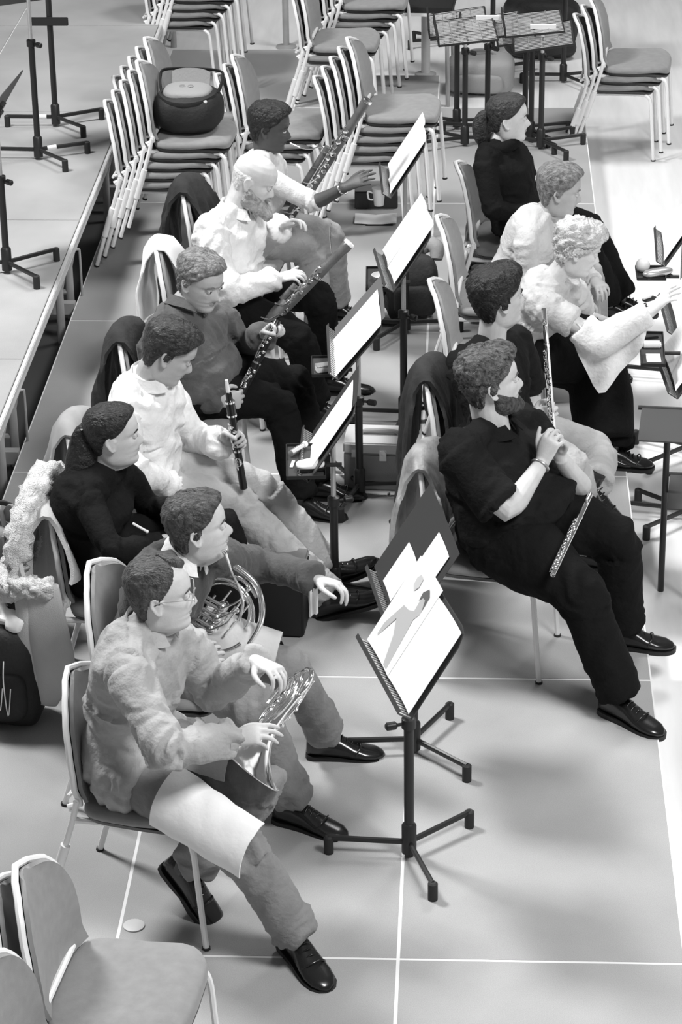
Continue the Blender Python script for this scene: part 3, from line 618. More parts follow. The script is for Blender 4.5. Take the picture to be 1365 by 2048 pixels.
sheet('music_page','white music page before the bassoonist in white, near one','music page',D6,.10,.02,.21,.31,'music',.006,.0,.006)
sheet('music_page','white music page before the bassoonist in white, far one','music page',D6,-.10,.03,.20,.31,'music',.007,.0,.006)
sheet('music_page','white music page on the farthest stand by the right edge','music page',R1,.0,.0,.40,.34,'music',.006,.0,.006)
sheet('music_page','white music page the blonde woman points at','music page',R2,.0,.02,.40,.36,'music',.006,.0,.006)
sheet('music_page','big white music page by the right edge','music page',R3,.0,.03,.46,.38,'music',.008,.0,.012)
sk_l=mkskin('skin_light',.60); sk_m=mkskin('skin_mid',.50); sk_d=mkskin('skin_dark',.085); sk_p=mkskin('skin_pale',.68)
hairm('hair_dark',.035,.02); hairm('hair_brown',.065,.04); hairm('hair_black',.018,.012); hairm('hair_blond',.62,.12); hairm('hair_mid',.20,.11); hairm('hair_streaked',.08,.07); hairm('hair_grey',.42,.15); hairm('hair_white',.72,.12)
for n,g in (('shirt_grey',.40),('jeans',.24),('jumper_dark',.085),('black_knit',.012),('shirt_white',.80),('jeans_pale',.42),('shirt_slate',.10),('trousers_black',.010),('jumper_white',.78),('trousers_grey',.33),('polo_black',.014),('khaki',.42),('blouse_pale',.55),('jumper_pale',.62),('skirt_black',.010),('shirt_cream',.86)): cloth(n,g)
def hips(c,face,fwd=-.06,z=.56,lat=0.):
    p=R(face); return (c[0]+fwd*math.cos(p)-lat*math.sin(p),c[1]+fwd*math.sin(p)+lat*math.cos(p),z)
D_=lambda *a: nrm(V(*a))
PP={}
# 1 front horn player
PP[1]=person('person in a grey button shirt, glasses and jeans with a horn, front left',hips((-.81,.30),-16),-16,dict(
 neck=(292,1255,0),head=(322,1190,.0),shR=(262,1352,-.19),shL=(372,1292,.18),elR=(335,1505,-.27),wrR=(462,1478,-.13),elL=(428,1385,.27),wrL=(512,1322,.13),
 knR=(482,1690,-.13),anR=(592,1862,.105,0),knL=(535,1565,.12),anL=(383,1735,.17,0)),6,-3,0,'skin_light',
 hair=[dict(kind='receding',m='hair_brown',thick=.014,shag=.003)],shirt='shirt_grey',trousers='jeans',
 hands=dict(R=dict(d=(545,1462,-.10),n=(.25,.35,-.9),th=(0,.6,.8),curl=(.25,.3,.35,.45),thumb=.3),L=dict(d=(578,1352,.07),n=(-.2,-.1,-1),th=(0,-1,-.1),curl=(.55,.5,.5,.5),thumb=.3)),
 toes=dict(R=(-55,6),L=(-30,42)),collar='shirt_grey',untuck=.25,sl_r=1.12,wamp=0.0150,build=1.04)
# 2 second horn player
PP[2]=person('person in a dark jumper leaning over to reach out, horn in lap',hips((-.83,1.03),-16),-16,dict(
 neck=(362,1112,.0),head=(398,1056,.0),shR=(305,1180,-.19),shL=(440,1118,.17),elR=(300,1300,-.27),wrR=(375,1330,-.14),elL=(522,1128,.33),wrL=(630,1158,.30),
 knR=(520,1420,-.12),anR=(588,1600,.095,0),knL=(578,1332,.14),anL=(655,1466,.095,0)),8,-8,0,'skin_light',
 hair=[dict(kind='short',m='hair_brown',thick=.018,shag=.005)],shirt='jumper_dark',trousers='jeans',
 hands=dict(R=dict(d=(425,1315,-.12),n=(0,.8,-.6),th=(0,0,1),curl=(.6,.6,.6,.6)),L=dict(d=(712,1178,.30),n=(.1,-.35,-.9),th=(-.1,-1,-.25),curl=(.5,.48,.5,.5),thumb=.1)),
 toes=dict(R=(-22,4),L=(2,4)),collar='shirt_cream',sl_r=1.05,wamp=0.0105,untuck=.1)
# 3 woman with the long ponytail
PP[3]=person('person in black with very long dark hair tied back, seated at far left',hips((-1.10,1.66),-8,-.02),-8,dict(
 neck=(205,945,0),head=(228,872,0),shR=(178,1000,-.17),shL=(258,955,.15),elR=(222,1105,-.22),wrR=(315,1085,-.10),elL=(300,1020,.2),wrL=(380,1010,.08),
 knR=(430,1085,.54,0),anR=(450,1290,.095,0),knL=(455,1045,.54,0),anL=(475,1250,.095,0)),8,-4,0,'skin_light',
 hair=[dict(kind='pulled',m='hair_black',thick=.014,shag=.0015)],shirt='black_knit',trousers='trousers_black',
 hands=dict(R=dict(n=(0,.3,-1),th=(0,1,.2),curl=(.4,.4,.4,.4)),L=dict(n=(0,0,-1),th=(0,-1,.2),curl=(.4,.4,.4,.4))),toes=dict(R=(0,5),L=(0,5)),fem=True,neck_r=.047,headscale=.95,wamp=0.0090,build=1.12,lean_b=(-.10,0,0))
# 4 clarinettist
PP[4]=person('person in a white shirt looking down with a clarinet upright in one hand',hips((-1.07,2.32),-6,.04),-10,dict(
 neck=(298,760,0),head=(338,706,0),shR=(238,838,-.19),shL=(340,800,.17),elR=(262,945,-.26),wrR=(345,975,-.13),elL=(385,878,.26),wrL=(442,886,.12),
 knR=(472,1003,-.12),anR=(652,1188,.10,0),knL=(522,962,.20),anL=(648,1132,.11,0)),6,28,0,'skin_mid',
 hair=[dict(kind='short',m='hair_dark',thick=.022,shag=.005)],shirt='shirt_cream',trousers='jeans_pale',
 hands=dict(R=dict(n=(0,.3,-1),th=(0,1,.2),curl=(.4,.4,.4,.4)),L=dict(d=(480,872,.12),n=(.5,-.85,0),th=(-.1,-.3,1),curl=(.95,.95,.95,.95),thumb=.9,s=1.0)),
 toes=dict(R=(4,-18),L=(16,-20)),collar='shirt_cream',sl_r=1.1,wamp=0.0150)
# 5 man in the slate shirt
PP[5]=person('person in a dark slate shirt with a long black clarinet across the lap',hips((-.97,3.26),-8,.04),-10,dict(
 neck=(365,620,0),head=(402,563,0),shR=(312,690,-.20),shL=(452,650,.20),elR=(312,800,-.28),wrR=(437,800,-.13),elL=(470,698,.30),wrL=(527,672,.14),
 knR=(560,800,-.14),anR=(602,990,.095,0),knL=(590,755,.14),anL=(640,955,.095,0)),-38,16,0,'skin_mid',
 hair=[dict(kind='short',m='hair_mid',thick=.020,shag=.006)],shirt='shirt_slate',trousers='trousers_black',
 hands=dict(R=dict(d=(478,800,-.10),n=(.2,.9,-.2),th=(0,.2,1),curl=(.95,.95,.95,.95),thumb=.9),L=dict(d=(548,655,.13),n=(.6,-.75,-.2),th=(-.3,-.2,1),curl=(.95,.95,.95,.95),thumb=.9)),
 toes=dict(R=(-8,4),L=(0,4)),collar='shirt_slate',build=1.14,belly=.06,sl_r=1.12,wamp=0.0135)
# 6 bald bearded bassoonist
PP[6]=person('person with bald head and grey beard in a white shirt, bassoon across the knees',hips((-.93,4.28),-6,.04),-6,dict(
 neck=(470,425,0),head=(508,360,0),shR=(418,465,-.19),shL=(505,440,.17),elR=(455,583,-.26),wrR=(552,558,-.14),elL=(500,505,.24),wrL=(560,455,.14),
 knR=(600,668,-.13),anR=(632,800,.095,0),knL=(640,590,.13),anL=(664,748,.095,0)),-6,24,0,'skin_pale',
 hair=[dict(kind='bald',m='hair_white',thick=.008,shag=.002),dict(kind='beard',m='hair_grey',thick=.045,shag=.006)],shirt='shirt_cream',trousers='trousers_black',
 hands=dict(R=dict(d=(605,545,-.13),n=(.2,.2,-1),th=(-.4,.5,.8),curl=(.45,.5,.5,.5),thumb=-.3),L=dict(d=(600,440,.13),n=(.2,-.5,-.6),th=(-.2,-.2,1),curl=(.5,.5,.5,.55),thumb=.1)),
 toes=dict(R=(-4,4),L=(4,4)),collar='shirt_cream',build=1.06,belly=.03,sl_r=1.14,wamp=0.0135)
# 7 bassoonist in white
PP[7]=person('person in a white jumper with cropped dark hair reaching towards a stand',hips((-.90,5.12),-6,.06),-6,dict(
 neck=(528,318,0),head=(540,256,0),shR=(510,342,-.16),shL=(552,332,.15),elR=(628,408,-.22),wrR=(692,374,-.20),elL=(560,400,.22),wrL=(590,400,.10),
 knR=(618,490,-.10),anR=(640,640,.095,0),knL=(660,470,.12),anL=(668,600,.095,0)),-4,8,0,'skin_dark',
 hair=[dict(kind='short',m='hair_black',thick=.022,shag=.004)],shirt='jumper_white',trousers='trousers_grey',
 hands=dict(R=dict(d=(752,345,-.2),n=(.3,.5,-.6),th=(0,.5,1),curl=(.12,.12,.15,.2),thumb=.1),L=dict(d=(610,385,.1),n=(.3,-.9,0),th=(0,0,1),curl=(.9,.9,.9,.9),thumb=.8)),
 toes=dict(R=(0,4),L=(0,4)),fem=True,neck_r=.047,headscale=.95,sleeve=1.15,wamp=0.0075,tr_r=1.15)
# 8 bearded flautist
PP[8]=person('person with a beard in black polo shirt, hands clasped, flute on lap',hips((.30,2.0),-10,.04,.57),-10,dict(
 neck=(985,858,0),head=(984,765,0),shR=(918,905,-.23),shL=(1045,850,.21),elR=(1015,1028,-.30),wrR=(1085,925,-.12),elL=(1170,985,.26),wrL=(1122,915,-.02),
 knR=(1165,1185,-.22),anR=(1238,1388,.10,0),knL=(1238,1070,.15),anL=(1245,1247,.10,0)),13,-9,0,'skin_light',
 hair=[dict(kind='short',m='hair_streaked',thick=.026,shag=.008,curl=.15),dict(kind='beard',m='hair_brown',thick=.012,shag=.003)],shirt='polo_black',trousers='trousers_black',
 hands=dict(R=dict(d=(1108,868,-.10),n=(.55,.75,.0),th=(-.5,.1,1),curl=(.55,.6,.65,.65),thumb=.0),L=dict(d=(1105,872,-.02),n=(-.4,-.8,0),th=(-.2,0,1),curl=(.6,.6,.65,.65),thumb=.5)),
 toes=dict(R=(-38,4),L=(-4,4)),collar='polo_black',build=1.32,belly=.14,sleeve=.86,sleeve_l=.5,sl_r=1.38,tr_r=1.22,barearm=True,neck_r=.066,headscale=1.05,wamp=0.0105,untuck=.06)
# 9 dark haired flautist
PP[9]=person('person with thick dark hair in black and khaki holding a flute upright',hips((.30,2.85),-8,.04),-8,dict(
 neck=(985,688,0),head=(998,598,0),shR=(930,735,-.19),shL=(1035,690,.18),elR=(985,855,-.24),wrR=(1062,838,-.10),elL=(1060,790,.24),wrL=(1070,850,.05),
 knR=(1150,930,-.10),anR=(1165,1090,.10,0),knL=(1205,905,.22),anL=(1190,965,-.16)),25,-6,0,'skin_light',
 hair=[dict(kind='short',m='hair_black',thick=.030,shag=.005)],shirt='polo_black',trousers='khaki',
 hands=dict(R=dict(d=(1105,828,-.10),n=(.4,.9,0),th=(-.1,0,1),curl=(.95,.95,.95,.95),thumb=.9),L=dict(n=(.3,-.9,0),th=(0,0,1),curl=(.9,.9,.9,.9))),
 toes=dict(R=(0,4),L=(-30,30)),barearm=True,sleeve=.95,sl_r=1.2,wamp=0.0105)
# 10 blonde woman
PP[10]=person('person with spiky blonde hair in a pale blouse and shawl reaching right',hips((.32,3.78),-6,.12),-8,dict(
 neck=(1108,560,-.02),head=(1156,498,-.02),shR=(1085,612,-.17),shL=(1142,585,.14),elR=(1195,672,-.20),wrR=(1305,622,-.16),elL=(1180,640,.18),wrL=(1230,650,.10),
 knR=(1185,730,-.12),anR=(1195,890,.10,0),knL=(1205,700,.12),anL=(1228,893,.095,0)),4,18,0,'skin_pale',
 hair=[dict(kind='full',m='hair_blond',thick=.022,shag=.013,curl=.35)],shirt='blouse_pale',trousers='trousers_black',
 hands=dict(R=dict(d=(1350,575,-.15),n=(.5,.3,-.6),th=(0,.6,.8),curl=(.2,.2,.25,.3),thumb=.2),L=dict(n=(0,0,-1),th=(0,-1,0))),
 toes=dict(R=(0,4),L=(0,4)),fem=True,neck_r=.047,headscale=.97,sleeve=.7,sl_r=1.25,wamp=0.0135,tr_r=1.25)
# 11 woman in the pale jumper
PP[11]=person('person with short brown hair in a pale jumper leaning forward',hips((.34,4.60),-6,.08),-8,dict(
 neck=(1085,430,0),head=(1120,382,0),shR=(1050,480,-.17),shL=(1105,455,.15),elR=(1060,580,-.22),wrR=(1150,600,-.12),elL=(1150,520,.2),wrL=(1190,560,.1),
 knR=(1168,578,-.10),anR=(1185,750,.095,0),knL=(1185,545,.12),anL=(1190,715,.095,0)),2,9,0,'skin_mid',
 hair=[dict(kind='short',m='hair_mid',thick=.022,shag=.003)],shirt='jumper_pale',trousers='trousers_grey',
 hands=dict(R=dict(n=(0,0,-1),th=(0,1,0)),L=dict(n=(0,0,-1),th=(0,-1,0))),toes=dict(R=(0,4),L=(-12,4)),fem=True,neck_r=.047,headscale=.97,wamp=0.0065)
# 12 woman in black
PP[12]=person('person in a black jacket with ponytail, farthest back of those seated right',hips((.42,5.35),-6,.02),-6,dict(
 neck=(1000,290,0),head=(1018,238,0),shR=(968,325,-.17),shL=(1030,305,.15),elR=(985,420,-.22),wrR=(1065,425,-.10),elL=(1055,380,.2),wrL=(1105,410,.08),
 knR=(1165,475,-.10),anR=(1222,600,.095,0),knL=(1180,448,.12),anL=(1246,592,.095,0)),2,-2,0,'skin_pale',
 hair=[dict(kind='pulled',m='hair_dark',thick=.016,shag=.0015)],shirt='black_knit',trousers='trousers_black',
 hands=dict(R=dict(n=(0,0,-1),th=(0,1,0)),L=dict(n=(0,0,-1),th=(0,-1,0))),toes=dict(R=(0,4),L=(0,4)),fem=True,neck_r=.047,headscale=.95,wamp=0.0090,build=1.05)
for s in PSTAT: print(*s)
# ------------------------------------------------------------------ instruments
def axis_thing(name,label,A,B,cat,group=None):
    """an Empty at A whose local z runs from A to B"""
    A,B=np.asarray(A),np.asarray(B); d=nrm(B-A); o=bpy.data.objects.new(name,None); COL.objects.link(o)
    q=Vector(d).to_track_quat('Z','Y'); o.location=A; o.rotation_mode='QUATERNION'; o.rotation_quaternion=q; WM[o.name]=Matrix.Translation(Vector(A))@q.to_matrix().to_4x4()
    return tag(o,label,cat,group),float(np.linalg.norm(B-A))
def keyset(t,z0,z1,r,n,mt,seed,side=None,big=.008,parent=None):
    rg=np.random.default_rng(seed)
    for i in range(n):
        z=z0+(z1-z0)*(i+.5)/n; a=(side if side is not None else rg.uniform(0,6.28))+rg.uniform(-.5,.5); c,s=math.cos(a),math.sin(a); k=rg.uniform(.75,1.15)
        m=MB().lathe([(0,0),(big*k,0),(big*k,.0025),(big*k*.7,.004),(0,.004)],12,Matrix.Translation((c*(r+.004),s*(r+.004),z))@Matrix.Rotation(a,4,'Z')@Matrix.Rotation(R(90),4,'Y'))
        b=a+rg.uniform(.5,1.1); m.tube([(c*(r+.006),s*(r+.006),z),(math.cos(b)*(r+.006),math.sin(b)*(r+.006),z+rg.uniform(-.012,.012)),(math.cos(b)*(r+.005),math.sin(b)*(r+.005),z+rg.uniform(.02,.05))],.0021,6)
        m.build('key',mt,t)
    for q in (0,1):
        a=(side or 0)+.9+q*2.2; m=MB().tube([(math.cos(a)*(r+.005),math.sin(a)*(r+.005),z0),(math.cos(a)*(r+.005),math.sin(a)*(r+.005),z1)],.0022,6)
        for z in np.linspace(z0,z1,5): m.tube([(math.cos(a)*r*.9,math.sin(a)*r*.9,z),(math.cos(a)*(r+.006),math.sin(a)*(r+.006),z)],.0028,6)
        m.build('key_rod',mt,t)
def band(t,z,r,mt='silver',h=.008): MB().lathe([(r*.9,z-h/2),(r+.002,z-h/2),(r+.002,z+h/2),(r*.9,z+h/2)],18).build('ring',mt,t)
VIEW=nrm(V(-.0,-1,.45))
def facing(t):   # angle, in the thing's own frame, of the side turned to the front of the stage
    v=np.array(WM[t.name])[:3,:3].T@VIEW; return math.atan2(v[1],v[0])
def clarinet(label,A,B,r=.0135,n=11,seed=1,flare=False,mouth=True,bb=0.):
    t,L=axis_thing('clarinet',label,A,B,'clarinet'); a=facing(t)
    z=0
    if mouth:
        MB().lathe([(.0,0),(.006,.0),(.0075,.03),(.009,.055),(.008,.056)],14).build('mouthpiece','ivory',t,bevel=0)
        MB().lathe([(.009,.05),(.0125,.055),(.0135,.085),(.011,.09)],16).build('mouthpiece_base','ebony',t); z=.085
        MB().lathe([(.012,z),(r+.004,z+.004),(r+.005,z+.03),(r+.004,z+.062),(.012,z+.066)],18).build('barrel','ebony',t); band(t,z+.006,r+.004); band(t,z+.062,r+.004); z+=.066
    h=(L-z)*.47
    MB().lathe([(r*.8,z),(r,z+.004),(r,z+h-.004),(r*.8,z+h)],18).build('upper_joint','ebony',t); band(t,z+h,r+.001)
    e=[(r*.8,z+h),(r+.001,z+h+.004),(r+.001,L-.1)]+([(r+.004,L-.09),(r*1.2,L-.05),(r*1.9,L-.012),(r*2.2,L),(r*1.9,L)] if flare else [(r+.002,L-.004),(r*.8,L)])
    MB().lathe(e,18).build('lower_joint','ebony',t)
    keyset(t,z+.03,z+h-.02,r,n//2,'silver',seed,a); keyset(t,z+h+.03,L-.11,r,n-n//2,'silver',seed+3,a); return t
p4,p5,p6,p7,p8,p9,p1,p2=[PP[i]['jp'] for i in (4,5,6,7,8,9,1,2)]
clarinet('black clarinet held upright by the man in the white shirt',p4(453,760,.09),p4(488,978,.10),seed=4)
clarinet('long black clarinet slanting across the lap of the man in the slate shirt',p5(556,640,.12),p5(466,824,-.09),r=.0165,n=14,seed=8,mouth=False)
def bassoon(label,A,B,seed,ring='ivory',extra=None,r=.021):
    t,L=axis_thing('bassoon',label,A,B,'bassoon'); a=facing(t)
    MB().lathe([(.0,.02),(.014,.02),(.017,0),(.020,.0),(.0245,.012),(.0245,.03),(r,.05),(r,.14),(r+.003,.20),(r-.003,.21)],20).build('bell','maple',t); MB().lathe([(.0185,-.003),(.0235,-.004),(.0265,.002),(.0262,.010),(.020,.010)],24,cap=False,loop=True).build('bell_ring',ring,t)
    MB().lathe([(r-.002,.2),(r,.205),(r+.001,.42),(r+.002,.6),(r+.001,L-.42),(r,L-.41)],20).build('long_joint','maple',t); band(t,.205,r+.002,h=.014); band(t,.60,r+.004,h=.016)
    MB().loft([[(r*1.75*math.cos(q)+r*.8*math.cos(a+1.5),r*1.25*math.sin(q)+r*.8*math.sin(a+1.5),z) for q in np.linspace(0,6.28,20,endpoint=False)] for z in (L-.43,L-.425,L-.02,L)]).build('boot_joint','maple',t)
    c=V(math.cos(a+1.45),math.sin(a+1.45),0)*.040; w=MB().tube([c+V(0,0,.30),c+V(0,0,L-.42)],.0145,16).build('wing_joint','maple',t)
    keyset(t,.16,.62,r,14,'silver',seed,a,.013); keyset(t,.62,L-.06,r+.012,12,'silver',seed+7,a,.014)
    for i in range(5):
        z=.26+.09*i; MB().tube(crv([V(math.cos(a)*(r+.012),math.sin(a)*(r+.012),z),V(math.cos(a)*(r+.014),math.sin(a)*(r+.014),z+.05)+c*.4,c*1.2+V(math.cos(a)*.02,math.sin(a)*.02,z+.07)],4),.0032,6).build('key_lever','silver',t)
    return t,L
b6,_=bassoon('brown bassoon with white bell ring lying across the bald man',p6(700,486,-.10),p6(445,745,-.31),5)
MB().tube(crv([np.linalg.inv(np.array(WM[b6.name]))[:3,:3]@(p6(x,y,-.05)-np.array(b6.location)) for x,y in ((664,505),(661,480),(661,455),(662,447))],3),.0028,6).build('bocal','silver',b6)
b7,_=bassoon('dark bassoon slanting up beside the person in the white jumper',p7(735,200,.02),p7(528,528,.02),15,'silver')
MB().tube(crv([np.linalg.inv(np.array(WM[b7.name]))[:3,:3]@(p7(x,y,.02)-np.array(b7.location)) for x,y in ((580,286),(600,295),(623,298),(641,293),(653,298),(657,312))],4),.0033,8).build('bocal','silver',b7)
def flute(label,A,B,seed):
    t,L=axis_thing('flute',label,A,B,'flute'); a=facing(t); r=.0098
    MB().lathe([(.0,0),(r*.85,.0),(r,.004),(r,L*.30),(r*.9,L*.305)],16).build('head_joint','silver',t); MB().ball((math.cos(a)*r,math.sin(a)*r,L*.12),(.009,.009,.013),10).build('lip_plate','silver',t)
    MB().lathe([(r+.0012,L*.28),(r+.0012,L*.31),(r,L*.315),(r,L*.84),(r+.001,L*.85),(r,L*.86),(r,L),(r*.8,L),(r*.78,L-.02)],16).build('tube','silver',t)
    keyset(t,L*.34,L*.97,r,13,'silver',seed,a+.6,.0082); return t
flute('silver flute lying across the lap of the bearded man in black',p8(1182,988,-.06),p8(1106,1150,-.50),21)
flute('silver flute held upright by the man in khaki trousers',p9(1088,617,-.11),p9(1108,862,-.13),23)
def horn(label,C,axis,cx,S=1.,bs=1.):
    """C bell rim centre, axis from the rim to the throat, cx roughly where the coil lies"""
    Mx=frame(C,cx-nrm(axis)*np.dot(cx,nrm(axis)),axis); Mx[:3,:3]*=S; t=thing('french_horn',label,'french horn',C,0)
    def b(m,n,mt='silver',par=None): return m.xf(Mx).build(n,mt,par or t,world=True,angle=60)
    z=np.linspace(0,.34,22); r=.012+.143*bs*np.exp(-z/(.062*bs)); prof=[(max(.011,q),x) for q,x in zip(r,z)]; inner=[(q-.0025,x+.002) for q,x in prof[::-1]]
    bell=b(MB().lathe(prof+inner,40,cap=False,loop=True),'bell'); b(MB().tube([((.0115+.143*bs)*math.cos(q),(.0115+.143*bs)*math.sin(q),0) for q in np.linspace(0,6.283,48,endpoint=False)],.0028,8,loop=True),'bell_rim','silver',bell)
    def ring(rad,rt,cz,cy,a0,a1,cxx=.115,k=40): return MB().tube([(cxx+rad*math.cos(q),cy,cz+rad*math.sin(q)) for q in np.linspace(a0,a1,k)],rt,10)
    b(MB().tube(crv([(0,0,.33),(.0,.0,.37),(.03,.0,.41),(.10,.0,.425),(.19,.0,.40),(.25,.0,.32),(.255,.0,.22),(.22,.0,.13),(.14,-.0,.09),(.06,.01,.11),(.005,.018,.19),(.0,.02,.28),(.03,.022,.36),(.1,.024,.395)],5),[.0125,.012,.0105,.0095,.0085,.008],12),'outer_coil')
    b(ring(.125,.0068,.255,-.022,.3,5.9),'middle_coil'); b(ring(.100,.0062,.26,.028,-.6,4.6),'inner_coil'); b(ring(.140,.0065,.255,.016,.9,4.0),'bottom_coil')
    for i in range(3):
        zz=.20+.042*i; b(MB().lathe([(0,-.034),(.017,-.034),(.019,-.028),(.019,.024),(.014,.028),(.006,.034),(0,.034)],20,Matrix.Translation((.115,-.005,zz))@Matrix.Rotation(R(90),4,'X')),'rotary_valve')
        y=-.030-.0*i; b(MB().tube(crv([(.11,y,zz+.008),(.02,y,zz+.008),(-.012,y,zz),(.02,y,zz-.008),(.11,y,zz-.008)],4),.0062,10),'valve_slide')
        b(MB().tube(crv([(.12,-.045,zz),(.16,-.055,zz+.05),(.17,-.05,zz+.10)],4),.0035,8).ball((.17,-.05,zz+.105),(.010,.004,.012),8),'lever')
    for i in range(4): b(MB().tube([(.05+.04*i,-.03,.15+.055*(i%2)),(.07+.04*i,.03,.30+.04*(i%2))],.0042,8),'brace')
    return t,Mx,b
hC=p1(487,1518,.02); t,Mx,b=horn('silver french horn resting bell down on the nearest player',hC,p1(582,1408,.13)-hC,V(.30,.9,.25),.80,1.22)
b(MB().tube(crv([(.25,-.0,.30),(.30,-.03,.30),(.36,-.05,.26)],5),[.006,.005,.004],10).lathe([(.004,0),(.0065,.03),(.0125,.055),(.0095,.056)],14,Matrix.Translation((.36,-.05,.26))@Matrix.Rotation(R(100),4,'Y')),'lead_pipe')
hC2=p2(312,1325,-.02); ax=p2(352,1252,.02)-hC2
t,Mx,b=horn('silver french horn lying coil outward in the lap of the second player',hC2,nrm(ax)*1.+V(0,.15,0),p2(520,1300,-.02)-p2(400,1240,-.02))
W=np.linalg.inv(Mx); pw=lambda x,y,o: (W[:3,:3]@p2(x,y,o)+W[:3,3])
lp=[pw(478,1240,-.02),pw(486,1205,-.03),pw(476,1170,-.03),pw(464,1145,-.03),pw(458,1128,-.03)]
b(MB().tube(crv(lp,5),[.0065,.006,.005,.0045,.005],10),'lead_pipe'); d=nrm(lp[-1]-lp[-2]); b(MB().tube([lp[-1]-d*.01,lp[-1]+d*.03,lp[-1]+d*.05,lp[-1]+d*.052],[.005,.007,.0125,.011],14),'mouthpiece')
# ------------------------------------------------------------------ glasses, long hair, ponytails, bracelets
H=PP[1]['Hs']; r1=PP[1]['root']
m=MB()
for s in(-1,1): m.tube([(.102+.0*q,s*.033+.024*math.cos(q),.005+.018*math.sin(q)) for q in np.linspace(0,6.283,20,endpoint=False)],.0014,6,loop=True); m.tube(crv([(.102,s*.057,.010),(.09,s*.074,.012),(.0,s*.081,.014),(-.022,s*.080,.004)],4),.0014,6)
m.tube(crv([(.102,-.010,.010),(.107,0,.014),(.102,.010,.010)],3),.0014,6); m.xf(H).build('glasses','glass_rim',r1,world=True)
def tail(pn,pts,r,mt,name='ponytail',flat=.6,seed=0):
    H=PP[pn]['Hs']; m=MB(); P=crv(pts,8); m.tube(P,r,22,r2=[x*flat for x in r]); v=m.v[0]; m.v[0]=v+nrm(V(1,1,0))*0+.0045*np.stack([vnoise(v*V(90,90,5),seed),vnoise(v*V(90,90,5),seed+4),vnoise(v*V(30,30,4),seed+9)],1)
    m.xf(H).build(name,mt,PP[pn]['root'],world=True,angle=180)
tail(3,[(-.085,0,.055),(-.115,0,.02),(-.125,-.005,-.06),(-.135,-.01,-.18),(-.15,-.015,-.32),(-.16,-.02,-.46),(-.155,-.02,-.56)],[.022,.040,.062,.078,.080,.060,.018],'hair_black','long_hair',.62)
H=PP[3]['Hs']; MB().tube([(-.108+.012*math.cos(q),.018*math.sin(q),.052+.006*math.cos(q)) for q in np.linspace(0,6.28,16,endpoint=False)],.006,8,loop=True).xf(H).build('hair_tie','silver',PP[3]['root'],world=True)
tail(12,[(-.085,0,.03),(-.125,0,.02),(-.145,0,-.03),(-.14,0,-.10),(-.125,0,-.15)],[.018,.034,.040,.034,.010],'hair_dark','ponytail',.8,5)
N=PP[12]['N']; u=PP[12]['up']; MB().tube([N+V(.075*math.cos(q),.085*math.sin(q),.01+.012*math.cos(q)) for q in np.linspace(0,6.28,22,endpoint=False)],.030,12,loop=True).build('hood_collar','black_knit',PP[12]['root'],world=True)
j=PP[7]; d=nrm(j['wrR']-j['elR']); a,bb=nrm(np.cross(d,V(0,0,1))),None; bb=np.cross(d,a); MB().tube([j['wrR']-d*.02+a*.03*math.cos(q)+bb*.026*math.sin(q) for q in np.linspace(0,6.28,18,endpoint=False)],.005,8,loop=True).build('bracelet','silver',j['root'],world=True)
j=PP[2]; MB().grid([[j['wrL']+V(-.02+.02*u_,.0-.035-.01*math.sin(6*u_),-.03-.10*v_+.01*u_) for u_ in np.linspace(0,1.6,6)] for v_ in np.linspace(0,1,6)],.002).build('bracelet','ivory',j['root'],world=True)
j=PP[8]; d=nrm(j['wrR']-j['elR']); a=nrm(np.cross(d,V(0,0,1))); bb=np.cross(d,a); MB().tube([j['wrR']-d*.015+a*.034*math.cos(q)+bb*.030*math.sin(q) for q in np.linspace(0,6.28,18,endpoint=False)],.005,8,loop=True).build('watch','glass_rim',j['root'],world=True)
# the blonde woman's shawl sleeve and long skirt
j=PP[10]; r=j['root']; top=[j['sR']*.35+j['elR']*.65,j['elR'],j['elR']*.5+j['wrR']*.5,j['wrR']*.85+j['elR']*.15]; top=crv(top,5); bot=crv([j['jp'](1140,665,-.20),j['jp'](1168,730,-.22),j['jp'](1198,785,-.22),j['jp'](1240,750,-.20),j['jp'](1285,690,-.18),j['jp'](1300,640,-.17)],3); n=len(top)
P=[]
for k in np.linspace(0,1,16):
    row=[]
    for i in range(n):
        b_=bot[min(len(bot)-1,int(i*(len(bot)-1)/(n-1)))]; q=top[i]*(1-k)+b_*k; q=q+V(0,-.065,.05)*math.sin(math.pi*min(1,k*1.6+.2))*.6+V(0,.022*math.sin(i*1.3+k*2)*k,0); row.append(q)
    P.append(row)
MB().grid(np.array(P),.006).build('shawl','shirt_white',r,world=True,angle=80)
m=MB().tube(crv([j['sR']*.3+j['elR']*.7,j['elR']+V(.01,0,-.02),j['elR']*.45+j['wrR']*.55+V(0,0,-.012),j['wrR']*.93+j['elR']*.07],6),[.07,.075,.062,.052],18); o=m.build('shawl_sleeve','shirt_white',r,world=True); remesh(o,.008,3,.5); wrinkle(o,[(j['elR']-V(*r.location),j['wrR']-V(*r.location),.05)],.004,9)
m=MB(); c0=(j['hR']+j['hL'])/2
for a,b_,ra,rb in ((c0+V(0,0,.02),(j['knR']+j['knL'])/2,.19,.17),((j['knR']+j['knL'])/2,(j['anR']+j['anL'])/2+V(0,0,.02),.165,.20)): m.tube([a,a*.5+b_*.5,b_],[ra,(ra+rb)/2,rb],24,r2=[ra*.72,rb*.7,rb*.62])
o=m.build('skirt','skirt_black',r,world=True); remesh(o,.012,8,.5)
